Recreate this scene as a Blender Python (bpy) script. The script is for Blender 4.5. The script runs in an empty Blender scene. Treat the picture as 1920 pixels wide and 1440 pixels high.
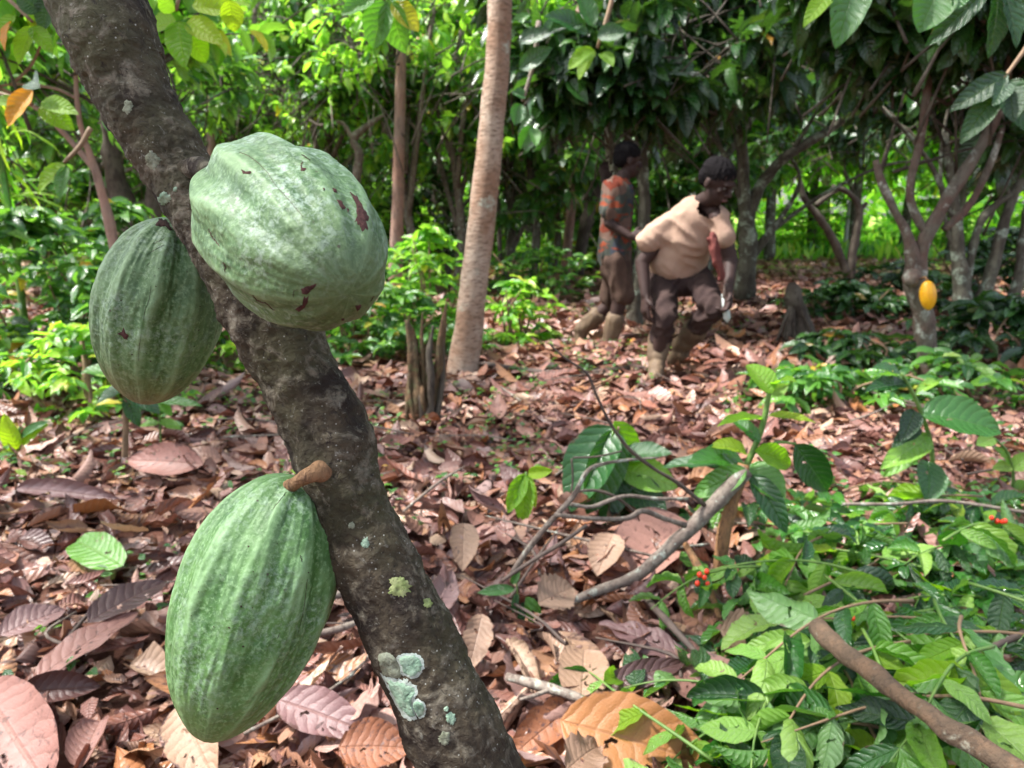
import bpy, bmesh, math, random
import numpy as np
from mathutils import Vector, Matrix, noise
from mathutils.bvhtree import BVHTree
random.seed(7); RNG = np.random.default_rng(11)
SC = bpy.context.scene; COL = SC.collection
PI = math.pi; R = math.radians
# ------------------------------------------------------------------ camera
F = 1397.0; H = 0.95; PITCH = R(12.9)
CAM = Vector((0, 0, H))
FW = Vector((0, math.cos(PITCH), -math.sin(PITCH))); UP = Vector((0, math.sin(PITCH), math.cos(PITCH)))
def ray(px, py): return FW + Vector((1, 0, 0))*((px-960)/F) + UP*((720-py)/F)
def P(px, py, d): return CAM + ray(px, py)*d                 # point of the place seen there, d metres deep
def PY(px, py, Y):
    r = ray(px, py); return CAM + r*(Y/r.y)
def G(px, py, z=0.0):
    r = ray(px, py); return CAM + r*((z-H)/r.z)
cam_d = bpy.data.cameras.new('camera'); cam = bpy.data.objects.new('camera', cam_d); COL.objects.link(cam)
cam.location = CAM; cam.rotation_euler = (PI/2-PITCH, 0, 0)
cam_d.sensor_width = 36; cam_d.lens = 36*F/1920; cam_d.clip_start = 0.02; cam_d.clip_end = 500
cam_d.dof.use_dof = True; cam_d.dof.focus_distance = 0.51; cam_d.dof.aperture_fstop = 13.0
SC.camera = cam
# ------------------------------------------------------------------ tagging
def tag(o, label=None, cat=None, group=None, kind=None):
    if label: o['label'] = label
    if cat: o['category'] = cat
    if group: o['group'] = group
    if kind: o['kind'] = kind
    return o
def empty(name, loc, label, cat, group=None):
    o = bpy.data.objects.new(name, None); COL.objects.link(o); o.location = loc; o.empty_display_size = .05
    return tag(o, label, cat, group)
def mesh_np(name, V, Fc, mats, UV=None, smooth=True, midx=None):
    me = bpy.data.meshes.new(name)
    V = np.asarray(V, dtype=np.float32); k = None
    if isinstance(Fc, np.ndarray):
        n, k = Fc.shape
        me.vertices.add(len(V)); me.vertices.foreach_set('co', V.ravel())
        me.loops.add(n*k); me.loops.foreach_set('vertex_index', Fc.astype(np.int32).ravel())
        me.polygons.add(n); me.polygons.foreach_set('loop_start', np.arange(0, n*k, k, dtype=np.int32))
        me.update(calc_edges=True)
    else:
        me.from_pydata([tuple(v) for v in V], [], Fc)
    if UV is not None:
        uvl = me.uv_layers.new(name='UVMap')
        li = np.empty(len(me.loops), dtype=np.int32); me.loops.foreach_get('vertex_index', li)
        uvl.data.foreach_set('uv', np.asarray(UV, dtype=np.float32)[li].ravel())
    if smooth: me.polygons.foreach_set('use_smooth', np.ones(len(me.polygons), dtype=bool))
    for m in (mats if isinstance(mats, (list, tuple)) else [mats]): me.materials.append(m)
    if midx is not None: me.polygons.foreach_set('material_index', np.asarray(midx, dtype=np.int32))
    me.update(); return me
def obj(name, me, parent=None, M=None):
    o = bpy.data.objects.new(name, me); COL.objects.link(o)
    if parent is not None: o.parent = parent
    if M is not None: o.matrix_basis = M
    return o
# ------------------------------------------------------------------ node helpers
class NT:
    def __init__(s, name):
        s.m = bpy.data.materials.new(name); s.m.use_nodes = True; s.t = s.m.node_tree; s.t.nodes.clear()
    def n(s, typ, **kw):
        nd = s.t.nodes.new(typ)
        for k, v in kw.items():
            if k.startswith('i_'):
                key = k[2:]; key = int(key) if key.isdigit() else key.replace('_', ' ')
                sk = nd.inputs[key]
                if hasattr(v, 'is_linked') or hasattr(v, 'links'): s.t.links.new(v, sk)
                else: sk.default_value = v
            else: setattr(nd, k, v)
        return nd
    def math(s, op, a, b=None, c=None, clamp=False):
        nd = s.t.nodes.new('ShaderNodeMath'); nd.operation = op; nd.use_clamp = clamp
        for i, v in enumerate((a, b, c)):
            if v is None: continue
            if hasattr(v, 'links'): s.t.links.new(v, nd.inputs[i])
            else: nd.inputs[i].default_value = v
        return nd.outputs[0]
    def mix(s, f, a, b, mode='MIX'):
        nd = s.t.nodes.new('ShaderNodeMix'); nd.data_type = 'RGBA'; nd.blend_type = mode
        for i, v in ((0, f), (6, a), (7, b)):
            if hasattr(v, 'links'): s.t.links.new(v, nd.inputs[i])
            else: nd.inputs[i].default_value = v if i == 0 else ((*v, 1) if len(v) == 3 else v)
        return nd.outputs[2]
    def ramp(s, f, stops, interp='LINEAR'):
        nd = s.t.nodes.new('ShaderNodeValToRGB'); cr = nd.color_ramp; cr.interpolation = interp
        while len(cr.elements) < len(stops): cr.elements.new(.5)
        for e, (p, c) in zip(cr.elements, stops):
            e.position = p; e.color = (*c, 1) if not isinstance(c, (int, float)) else (c, c, c, 1)
        s.t.links.new(f, nd.inputs[0]); return nd.outputs[0]
    def noise(s, vec, scale, detail=3, rough=.5, dist=0):
        nd = s.t.nodes.new('ShaderNodeTexNoise'); nd.inputs['Scale'].default_value = scale
        nd.inputs['Detail'].default_value = detail; nd.inputs['Roughness'].default_value = rough; nd.inputs['Distortion'].default_value = dist
        if vec is not None: s.t.links.new(vec, nd.inputs['Vector'])
        return nd.outputs[0]
    def coord(s, which='Object', scale=None):
        nd = s.t.nodes.new('ShaderNodeTexCoord'); o = nd.outputs[which]
        if scale:
            mp = s.t.nodes.new('ShaderNodeMapping'); mp.inputs['Scale'].default_value = scale; s.t.links.new(o, mp.inputs[0]); o = mp.outputs[0]
        return o
    def bump(s, h, strength=.5, dist=.01, nrm=None):
        nd = s.t.nodes.new('ShaderNodeBump'); nd.inputs['Strength'].default_value = strength; nd.inputs['Distance'].default_value = dist
        s.t.links.new(h, nd.inputs['Height'])
        if nrm is not None: s.t.links.new(nrm, nd.inputs['Normal'])
        return nd.outputs[0]
    def out(s, sh):
        o = s.t.nodes.new('ShaderNodeOutputMaterial'); s.t.links.new(sh, o.inputs[0]); return s.m
    def bsdf(s, col, rough=.6, nrm=None, spec=.5, **kw):
        b = s.t.nodes.new('ShaderNodeBsdfPrincipled')
        for k, v in (('Base Color', col), ('Roughness', rough), ('Specular IOR Level', spec), *kw.items()):
            if hasattr(v, 'links'): s.t.links.new(v, b.inputs[k])
            elif isinstance(v, tuple) and len(v) == 3: b.inputs[k].default_value = (*v, 1)
            else: b.inputs[k].default_value = v
        if nrm is not None: s.t.links.new(nrm, b.inputs['Normal'])
        return b.outputs[0]
def rand_out(s):
    gi = s.n('ShaderNodeNewGeometry').outputs['Random Per Island']; oi = s.n('ShaderNodeObjectInfo').outputs['Random']
    return s.math('FRACT', s.math('ADD', s.math('MULTIPLY', gi, 7.31), oi))
def leaf_mat(name, stops, back=None, rough=.38, transl=.35, veins=9, vstr=.5, vcol=(.45, .6, .25), vmix=.35, blotch=0, bcol=(.1, .05, .03), tcol=None, spec=.5, bdist=.01, K=.72, holes=0, edge=0):
    s = NT(name); rnd = rand_out(s)
    stops = [(p_, tuple(x*K for x in c_)) for p_, c_ in stops]; vcol = tuple(x*K for x in vcol); back = tuple(x*K for x in back) if back else None
    col = s.ramp(rnd, stops)
    uv = s.n('ShaderNodeSeparateXYZ', i_0=s.coord('UV')); u, v = uv.outputs[0], uv.outputs[1]
    av = s.math('MULTIPLY', s.math('ABSOLUTE', s.math('SUBTRACT', v, .5)), 2)
    t = s.math('SUBTRACT', s.math('MULTIPLY', u, veins), s.math('MULTIPLY', s.math('POWER', av, 1.3), 1.6))
    oc = s.coord('Object'); t = s.math('ADD', t, s.math('MULTIPLY', s.math('SUBTRACT', s.noise(oc, 5, 3, .6), .5), 1.3))
    sv = s.math('ABSOLUTE', s.math('SUBTRACT', s.math('FRACT', t), .5))           # 0.5 on the vein
    vein = s.math('MULTIPLY', s.math('SUBTRACT', sv, .43), 14, clamp=True)
    mid = s.math('SUBTRACT', 1, s.math('MULTIPLY', av, 14), clamp=True)
    vm = s.math('MAXIMUM', vein, mid)
    n1 = s.noise(oc, 22, 4, .6)
    col = s.mix(s.math('MULTIPLY', s.math('SUBTRACT', n1, .35), .9, clamp=True), col, s.mix(1.0, col, (.6, .62, .6), 'MULTIPLY'))
    if blotch:
        n2 = s.noise(oc, 14, 5, .65, 1.0)
        col = s.mix(s.math('MULTIPLY', s.math('SUBTRACT', n2, 1-blotch), 12, clamp=True), col, bcol)
    if back is not None:
        bk = s.n('ShaderNodeNewGeometry').outputs['Backfacing']
        col = s.mix(s.math('MULTIPLY', bk, .85), col, back)
    col = s.mix(s.math('MULTIPLY', vm, vmix), col, vcol)
    if edge:
        em = s.math('MULTIPLY', s.math('SUBTRACT', s.math('ADD', av, s.math('MULTIPLY', s.noise(oc, 4, 4, .7), 1.6)), 1.95-edge), 9, clamp=True)
        col = s.mix(em, col, bcol)
    h = s.math('SUBTRACT', s.math('MULTIPLY', s.math('SUBTRACT', .25, s.math('MULTIPLY', sv, sv)), 1.0), s.math('MULTIPLY', mid, .4))
    h = s.math('ADD', h, s.math('MULTIPLY', s.noise(oc, 90, 3, .6), .25))
    nr = s.bump(h, vstr, bdist)
    pb = s.bsdf(col, s.math('ADD', rough-.1, s.math('MULTIPLY', n1, .2)), nr, spec)
    if transl <= 0: return s.out(pb)
    tl = s.n('ShaderNodeBsdfTranslucent'); 
    tc = s.mix(1.0, col, tcol or (1.9, 2.1, .6), 'MULTIPLY'); s.t.links.new(tc, tl.inputs[0]); s.t.links.new(nr, tl.inputs[1])
    mx = s.n('ShaderNodeMixShader', i_0=transl, i_1=pb, i_2=tl.outputs[0])
    if holes:
        hm = s.math('MULTIPLY', s.math('SUBTRACT', s.noise(oc, 4.5, 3, .6, .3), 1-holes), 40, clamp=True)
        tr = s.n('ShaderNodeBsdfTransparent'); mx = s.n('ShaderNodeMixShader', i_0=hm, i_1=mx.outputs[0], i_2=tr.outputs[0])
    return s.out(mx.outputs[0])
def bark_mat(name, c1, c2, c3, lich=.3, lcol=(.42, .48, .40), scale=6, bstr=.6, bdist=.01, aniso=(1, 1, .35), lscale=1.0):
    s = NT(name); oc = s.coord('Object'); oa = s.coord('Object', aniso)
    a = s.noise(oc, scale, 5, .6); b = s.noise(oa, scale*6, 5, .7); c = s.noise(oc, scale*2.3, 4, .65, .8)
    col = s.mix(s.math('MULTIPLY', s.math('SUBTRACT', a, .4), 5, clamp=True), c1, c2)
    col = s.mix(s.math('MULTIPLY', s.math('SUBTRACT', b, .48), 5, clamp=True), col, c3)
    lm = s.math('MULTIPLY', s.math('SUBTRACT', s.noise(oc, scale*1.4*lscale, 6, .62, .4), 1-lich*.62-.12), 14, clamp=True)
    lm = s.math('MULTIPLY', lm, s.math('MULTIPLY', s.math('SUBTRACT', s.noise(oc, scale*12, 3), .3), 3, clamp=True))
    col = s.mix(lm, col, lcol)
    h = s.math('ADD', s.math('MULTIPLY', b, 1.0), s.math('MULTIPLY', c, .8))
    return s.out(s.bsdf(col, .85, s.bump(h, bstr, bdist), .25))
def plain_mat(name, c1, c2, scale=20, rough=.7, bstr=.3, bdist=.005, spec=.4, det=4):
    s = NT(name); oc = s.coord('Object'); a = s.noise(oc, scale, det, .6); b = s.noise(oc, scale*7, 3, .6)
    col = s.mix(s.math('MULTIPLY', s.math('SUBTRACT', a, .35), 3.3, clamp=True), c1, c2)
    return s.out(s.bsdf(col, rough, s.bump(s.math('ADD', a, s.math('MULTIPLY', b, .4)), bstr, bdist), spec))
# ------------------------------------------------------------------ geometry helpers
def prof(u, p=.55, q=.75):
    m = p/(p+q); k = m**p*(1-m)**q
    return (np.clip(u, 0, 1)**p)*(np.clip(1-u, 0, 1)**q)/k
def leaf_np(nu=12, nv=6, w=.36, fold=.25, droop=.6, wave=.02, curl=0., seed=0, p=.62, q=.88, twist=0., ragged=0.):
    rg = np.random.default_rng(seed); u = np.linspace(0, 1, nu+1); v = np.linspace(-1, 1, nv+1)
    ang = -droop*(u**1.3); dx = np.cos(ang)/nu; dz = np.sin(ang)/nu
    cx = np.concatenate([[0], np.cumsum(dx[:-1])]); cz = np.concatenate([[0], np.cumsum(dz[:-1])])
    hw = prof(u, p, q)*w*.5
    hw = np.maximum(hw, .004)
    hwl = hw*(1+ragged*(rg.random(nu+1)-.6)); hwr = hw*(1+ragged*(rg.random(nu+1)-.6))
    ph = rg.random(4)*6.28; fr = 2.2+rg.random()*2
    V = []; UV = []
    for i in range(nu+1):
        for j in range(nv+1):
            a = v[j]; h = (hwl if a < 0 else hwr)[i]
            th = curl*abs(a)
            yy = h*(math.sin(th)/curl if abs(curl) > 1e-3 else abs(a))*(1 if a >= 0 else -1)
            zz = h*((1-math.cos(th))/curl if abs(curl) > 1e-3 else 0)
            zz += fold*abs(a)*h + wave*a*a*math.sin(u[i]*fr*6.28+ph[0]+(1.7 if a > 0 else 0)) + wave*.7*math.sin(u[i]*5+ph[1])
            tw = twist*u[i]; y2 = yy*math.cos(tw)-zz*math.sin(tw); z2 = yy*math.sin(tw)+zz*math.cos(tw)
            ca, sa = math.cos(ang[i]), math.sin(ang[i])
            V.append((cx[i]-sa*z2, y2, cz[i]+ca*z2)); UV.append((u[i], (a+1)/2))
    k = nv+1
    Fc = np.array([(i*k+j, i*k+k+j, i*k+k+j+1, i*k+j+1) for i in range(nu) for j in range(nv)], dtype=np.int32)
    # orient so that +Z is the leaf's upper face
    return np.array(V), Fc, np.array(UV)
def norm(a): return a/np.maximum(np.linalg.norm(a, axis=-1, keepdims=True), 1e-9)
def frames(D, N):
    x = norm(D); z = N - (N*x).sum(-1, keepdims=True)*x; z = norm(z); y = np.cross(z, x)
    return np.stack([x, y, z], axis=-1)       # columns
def cloud(tmpls, pos, D, N, sc, wsc=None):
    pos = np.asarray(pos); n = len(pos); Rm = frames(np.asarray(D, float), np.asarray(N, float)); sc = np.broadcast_to(np.asarray(sc, float), (n,))
    wsc = np.ones(n) if wsc is None else wsc
    ti = RNG.integers(0, len(tmpls), n); Vs, Fs, Us = [], [], []; off = 0
    for k, (T, Fc, UV) in enumerate(tmpls):
        idx = np.where(ti == k)[0]
        if not len(idx): continue
        TT = T[None]*np.stack([sc[idx], sc[idx]*wsc[idx], sc[idx]], -1)[:, None, :]
        V = np.einsum('nij,nvj->nvi', Rm[idx], TT)+pos[idx][:, None, :]
        m = len(T); Vs.append(V.reshape(-1, 3))
        Fs.append((Fc[None]+(np.arange(len(idx))*m)[:, None, None]).reshape(-1, 4)+off); off += len(idx)*m
        Us.append(np.tile(UV, (len(idx), 1)))
    return np.concatenate(Vs), np.concatenate(Fs), np.concatenate(Us)
def catmull(pts, n):
    pts = [np.array(p, float) for p in pts]
    if len(pts) < 3:
        return np.array([pts[0]+(pts[-1]-pts[0])*t for t in np.linspace(0, 1, n)])
    q = [2*pts[0]-pts[1]]+pts+[2*pts[-1]-pts[-2]]; out = []; m = len(pts)-1
    for t in np.linspace(0, m, n):
        i = min(int(t), m-1); f = t-i; a, b, c, d = q[i:i+4]
        out.append(.5*((2*b)+(-a+c)*f+(2*a-5*b+4*c-d)*f*f+(-a+3*b-3*c+d)*f**3))
    return np.array(out)
def tube(pts, rad, n=None, seg=10, rough=0., seed=0, nscale=8, zsq=1.):
    """pts (k,3), rad (k) -> V, quads"""
    k = len(pts); n = n or (k-1)*5+1
    PR = catmull([(*p, r) for p, r in zip(pts, rad)], n); C = PR[:, :3]; r = np.maximum(PR[:, 3], .0003)
    T = norm(np.gradient(C, axis=0)); a = np.array([0, 0, 1.]) if abs(T[0][2]) < .9 else np.array([1., 0, 0])
    X = np.cross(a, T[0]); X /= np.linalg.norm(X); V = []
    for i in range(n):
        X = X-T[i]*X.dot(T[i]); X /= np.linalg.norm(X); Y = np.cross(T[i], X)
        for j in range(seg):
            th = 2*PI*j/seg; d = X*math.cos(th)+Y*math.sin(th); rr = r[i]
            if rough:
                pnt = C[i]+d*r[i]; pnt = np.array([pnt[0], pnt[1], pnt[2]*zsq]); rr *= 1+rough*(noise.noise(Vector(pnt*nscale/1.0)+Vector((seed*3.1, 0, 0)))*1.4)
            V.append(C[i]+d*rr)
    V.append(C[0]); V.append(C[-1]); c0, c1 = n*seg, n*seg+1
    Fc = [(i*seg+j, i*seg+(j+1) % seg, (i+1)*seg+(j+1) % seg, (i+1)*seg+j) for i in range(n-1) for j in range(seg)]
    Fc += [(c0, c0, (j+1) % seg, j) for j in range(0)]
    caps = [((j+1) % seg, j, c0) for j in range(seg)]+[((n-1)*seg+j, (n-1)*seg+(j+1) % seg, c1) for j in range(seg)]
    return V, Fc+caps
def join(parts):
    V = []; Fc = []
    for v, f in parts:
        o = len(V); V += [tuple(x) for x in v]; Fc += [tuple(i+o for i in q) for q in f]
    return V, Fc
def limb(lst, Y, seg=10, rough=.12, seed=0, n=None, nscale=8, zsq=1., ws=1.):
    """lst of (px,py,width_px[,dY]) traced at horizontal distance Y"""
    pts = []; rad = []
    for e in lst:
        yy = Y+(e[3] if len(e) > 3 else 0); p = PY(e[0], e[1], yy); pts.append(p); rad.append(e[2]*.5/F*yy*ws)
    return tube(pts, rad, n, seg, rough, seed, nscale, zsq)
def local(V, loc): return np.asarray(V, float)-np.array(loc)
def mobj(name, VF, mat, parent=None, loc=None, UV=None):
    V, Fc = VF
    if loc is not None: V = local(V, loc)
    return obj(name, mesh_np(name, V, Fc, mat, UV), parent)
# ------------------------------------------------------------------ materials
M = {}
M['soil'] = plain_mat('soil', (.11, .05, .035), (.19, .085, .06), 6, .95, .8, .02, .2)
def dry(name, a, b, c, back, bl=.42, tr=.12, rough=.5): return leaf_mat(name, [(0, a), (.5, b), (1, c)], back=back, rough=rough, transl=tr, veins=9, vstr=.5, vcol=(.36, .2, .14), vmix=.22, blotch=bl, bcol=(.07, .03, .025), tcol=(1.6, 1.2, .8), K=.7, holes=.33, edge=.12)
M['dry_pink'] = dry('dry_pink', (.36, .165, .13), (.30, .15, .125), (.42, .22, .17), (.45, .27, .22))
M['stick_bark'] = bark_mat('stick_bark', (.17, .105, .065), (.11, .075, .05), (.07, .05, .035), .45, (.30, .29, .22), 22, 1., .006, (1, 1, 1))
M['dry_tan'] = dry('dry_tan', (.42, .26, .165), (.34, .21, .14), (.50, .35, .25), (.58, .42, .30), .38)
M['dry_rust'] = dry('dry_rust', (.38, .13, .04), (.30, .11, .05), (.45, .20, .07), (.4, .2, .12), .45)
M['dry_dark'] = dry('dry_dark', (.10, .045, .04), (.14, .065, .06), (.075, .035, .035), (.2, .11, .09), .3, .04, .38)
M['dry_mauve'] = dry('dry_mauve', (.24, .13, .125), (.30, .18, .17), (.19, .095, .095), (.38, .26, .24), .36, .08, .42)
M['litter'] = leaf_mat('litter', [(0, (.36, .16, .12)), (.16, (.24, .11, .095)), (.3, (.46, .26, .17)), (.4, (.30, .11, .07)), (.52, (.10, .04, .035)), (.66, (.40, .19, .145)), (.76, (.58, .40, .28)), (.84, (.42, .17, .06)), (1, (.17, .075, .07))],
    back=None, rough=.42, transl=.08, veins=9, vstr=.6, vcol=(.4, .22, .16), vmix=.2, blotch=.45, bcol=(.06, .028, .022), tcol=(1.5, 1.1, .8), K=.66, spec=.6)
M['big_orange'] = dry('big_orange', (.44, .18, .05), (.42, .17, .055), (.40, .17, .06), (.5, .3, .15), .34, .1)
M['green_glossy'] = leaf_mat('green_glossy', [(0, (.012, .06, .015)), (.4, (.022, .105, .02)), (.75, (.05, .19, .025)), (1, (.11, .30, .04))], back=(.17, .33, .10), rough=.18, transl=.3, veins=9, vstr=.6, vcol=(.16, .32, .1), vmix=.3, blotch=.22, holes=.31, edge=.03, spec=.8)
M['green_pale'] = leaf_mat('green_pale', [(0, (.12, .33, .03)), (.5, (.22, .44, .06)), (1, (.32, .52, .10))], back=(.07, .22, .03), K=.72, rough=.28, transl=.35, veins=9, vstr=.6, vcol=(.4, .55, .26), vmix=.4, blotch=.2, holes=.32, edge=.05, spec=.7)
M['green_bright'] = leaf_mat('green_bright', [(0, (.14, .34, .02)), (.6, (.26, .46, .02)), (1, (.38, .52, .03))], back=(.22, .44, .05), rough=.35, transl=.5, veins=9, vstr=.7, vcol=(.4, .55, .1), vmix=.3)
M['cacao'] = leaf_mat('cacao', [(0, (.012, .05, .014)), (.45, (.022, .085, .02)), (.8, (.04, .13, .025)), (.985, (.07, .19, .03)), (.995, (.45, .2, .03)), (1, (.5, .28, .04))], back=(.05, .12, .035), rough=.26, transl=.28, veins=9, vstr=.7, vmix=.15, spec=.7)
M['mid_green'] = leaf_mat('mid_green', [(0, (.02, .085, .02)), (.4, (.045, .16, .028)), (.8, (.10, .27, .04)), (.96, (.20, .38, .05)), (.98, (.5, .38, .05)), (1, (.45, .25, .05))], back=(.1, .22, .06), K=.9, rough=.28, transl=.4, veins=8, vstr=.6, vmix=.15, spec=.7)
M['light_green'] = leaf_mat('light_green', [(0, (.04, .16, .02)), (.4, (.14, .34, .035)), (.75, (.30, .50, .05)), (.93, (.42, .56, .08)), (1, (.6, .45, .06))], back=(.18, .34, .08), K=1., rough=.32, transl=.5, veins=8, vstr=.5, vmix=.12, spec=.7)
M['yellow_leaf'] = leaf_mat('yellow_leaf', [(0, (.75, .30, .02)), (1, (.8, .42, .03))], rough=.4, transl=.45, veins=9, vcol=(.8, .6, .1), tcol=(1.5, 1.2, .5), blotch=.3)
M['bark_near'] = None
M['bark_pale'] = bark_mat('bark_pale', (.27, .165, .11), (.42, .33, .26), (.12, .07, .045), .5, (.42, .44, .36), 4, .8, .02, (1, 1, 3.5))
M['bark_red'] = bark_mat('bark_red', (.30, .17, .125), (.26, .18, .145), (.14, .09, .07), .35, (.4, .36, .32), 5, .6, .015)
M['bark_lichen'] = bark_mat('bark_lichen', (.07, .06, .045), (.12, .115, .085), (.04, .03, .024), .55, (.36, .43, .34), 5, .7, .02)
M['bark_dark'] = bark_mat('bark_dark', (.055, .042, .032), (.10, .085, .065), (.03, .022, .018), .35, (.22, .27, .19), 6, .6, .015)
M['bark_redlichen'] = bark_mat('bark_redlichen', (.11, .065, .05), (.13, .115, .09), (.06, .045, .035), .5, (.36, .38, .33), 7, .7, .015)
M['stump'] = bark_mat('stump', (.15, .085, .045), (.10, .075, .04), (.045, .028, .018), .5, (.10, .13, .05), 16, 1., .012, (1, 1, .15))
M['wood_tan'] = bark_mat('wood_tan', (.30, .155, .07), (.22, .125, .065), (.09, .05, .03), .25, (.3, .28, .2), 24, 1., .006, (1, 1, .25))
M['twig_grey'] = bark_mat('twig_grey', (.12, .09, .075), (.20, .165, .135), (.06, .043, .036), .5, (.36, .40, .34), 20, .6, .004)
M['twig_dark'] = plain_mat('twig_dark', (.05, .035, .03), (.1, .07, .055), 30, .7)
M['stem_green'] = plain_mat('stem_green', (.06, .13, .025), (.12, .20, .04), 30, .5)
M['stem_brown'] = plain_mat('stem_brown', (.14, .09, .05), (.22, .14, .08), 30, .7)
# ------------------------------------------------------------------ ground
def gz(x, y):
    return .035*noise.noise(Vector((x*.8, y*.8, 0)))+.012*noise.noise(Vector((x*4, y*4, 3)))
def gzn(xy): return np.array([gz(a, b) for a, b in xy])
def grid_sheet(name, xs, ys, mat, zf):
    V = [(x, y, zf(x, y)) for y in ys for x in xs]; k = len(xs)
    Fc = np.array([(j*k+i, j*k+i+1, (j+1)*k+i+1, (j+1)*k+i) for j in range(len(ys)-1) for i in range(k-1)])
    return obj(name, mesh_np(name, V, Fc, mat))
def spaced(a, b, n, e): t = np.linspace(0, 1, n)**e; return a+(b-a)*t
ys = np.concatenate([[-40, -12, -4, -1.5], np.linspace(-.8, 6, 110), spaced(6.1, 220, 70, 2.4)])
xs = np.concatenate([-spaced(5.1, 200, 40, 2.4)[::-1], np.linspace(-5, 5, 130), spaced(5.1, 200, 40, 2.4)])
s = NT('ground_soil'); oc = s.coord('Object'); 
c = s.mix(s.math('MULTIPLY', s.math('SUBTRACT', s.noise(oc, 5, 6, .65), .4), 4, clamp=True), (.06, .026, .018), (.15, .068, .048))
c = s.mix(s.math('MULTIPLY', s.math('SUBTRACT', s.noise(oc, 24, 4, .6), .52), 6, clamp=True), c, (.2, .11, .08))
yy = s.n('ShaderNodeSeparateXYZ', i_0=oc).outputs[1]
c = s.mix(s.math('MULTIPLY', s.math('SUBTRACT', yy, 11), .3, clamp=True), c, s.mix(s.noise(oc, 3, 4), (.16, .28, .04), (.3, .4, .08)))
s.out(s.bsdf(c, .95, s.bump(s.noise(oc, 40, 6, .7), .8, .02), .15))
ground = grid_sheet('ground', xs, ys, s.m, gz); tag(ground, 'red brown forest soil under the fallen leaves', 'ground', kind='structure')
# ------------------------------------------------------------------ litter
LT = [leaf_np(6, 4, w=.34+.08*(i % 3), fold=(.1, .5, -.3, .2)[i % 4], droop=(.3, .9, -.6, 1.2, .1)[i % 5], wave=.02+.01*(i % 3), curl=(.6, 1.4, -.9, .3)[i % 4], seed=i, twist=(.3, -.5, 0)[i % 3], ragged=.2) for i in range(14)]
LTlow = [leaf_np(3, 2, w=.42, fold=(.3, .6, -.3)[i % 3], droop=(.5, 1., -.6)[i % 3], wave=.02, seed=i) for i in range(5)]
def scatter_xy(n, y0, y1, marg=.4, e=1.0):
    Y = y0+(y1-y0)*RNG.random(n)**e
    X = (RNG.random(n)*2-1)*(Y*.74+marg); return X, Y
def flat_dirs(n, tilt=.35):
    a = RNG.random(n)*2*PI; D = np.stack([np.cos(a), np.sin(a), RNG.normal(0, tilt*.6, n)], -1)
    N = np.stack([RNG.normal(0, tilt, n), RNG.normal(0, tilt, n), np.ones(n)], -1); return D, N
Vs = []; 
def litter_part(n, y0, y1, s0, s1, zmax, T, e=1.0, tilt=.35):
    X, Y = scatter_xy(n, y0, y1, .4, e); z = gzn(np.stack([X, Y], -1))+.01+RNG.random(n)**1.5*zmax
    D, N = flat_dirs(n, tilt); fl = RNG.random(n) < .4; N[fl] *= -1
    sc = s0+(s1-s0)*RNG.random(n)**1.5
    return cloud(T, np.stack([X, Y, z], -1), D, N, sc, .75+RNG.random(n)*.6)
pp = [litter_part(5600, .7, 3.6, .05, .19, .05, LT, .8), litter_part(9500, 3.4, 8.5, .09, .22, .05, LTlow, .8), litter_part(8000, 8, 16, .1, .24, .05, LTlow, .8),
      litter_part(6000, .7, 4.2, .02, .07, .06, LTlow, .8)]
o = 0; VV = []; FF = []; UU = []
for v, f, u in pp: VV.append(v); FF.append(f+o); UU.append(u); o += len(v)
lit = obj('leaf_litter', mesh_np('leaf_litter', np.concatenate(VV), np.concatenate(FF), M['litter'], np.concatenate(UU)))
tag(lit, 'carpet of small fallen dry leaves and leaf scraps covering the forest floor', 'leaf litter', kind='stuff')
# countable fallen leaves, nearest ones
dry_meshes = {}
CL = [('dry_pink', 'pinkish brown'), ('dry_tan', 'pale tan'), ('dry_rust', 'rusty orange brown'), ('dry_dark', 'dark chocolate brown'), ('dry_mauve', 'greyish mauve brown')]
def hi_leaf(i, **kw):
    d = dict(nu=16, nv=8, w=.36+.07*(i % 3), fold=(.15, .5, -.25, .05, .3)[i % 5], droop=(.35, .8, -.5, 1.3, .05, -.9)[i % 6], wave=(.018, .03, .012)[i % 3], curl=(.7, 1.7, -1.0, .2, 2.2)[i % 5], seed=100+i, twist=(.4, -.9, 0, .6)[i % 4], ragged=.16)
    d.update(kw); return leaf_np(**d)
for mn, _ in CL:
    dry_meshes[mn] = [mesh_np('dry_leaf', *hi_leaf(i+37*CL.index((mn, _)))[:2], M[mn], hi_leaf(i+37*CL.index((mn, _)))[2]) for i in range(6)]
def place(name, me, loc, D, N, sx, sy=None, parent=None, ploc=None):
    Rm = frames(np.array([D], float), np.array([N], float))[0]; sy = sy or sx
    Mx = Matrix([[Rm[r][0]*sx, Rm[r][1]*sy, Rm[r][2]*sx, 0] for r in range(3)]+[[0, 0, 0, 1]])
    l = Vector(loc)-(Vector(ploc) if ploc is not None else Vector((0, 0, 0)))
    Mx.translation = l; return obj(name, me, parent, Mx)
wts = [.34, .11, .17, .20, .18]
cnt = 0
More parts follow.
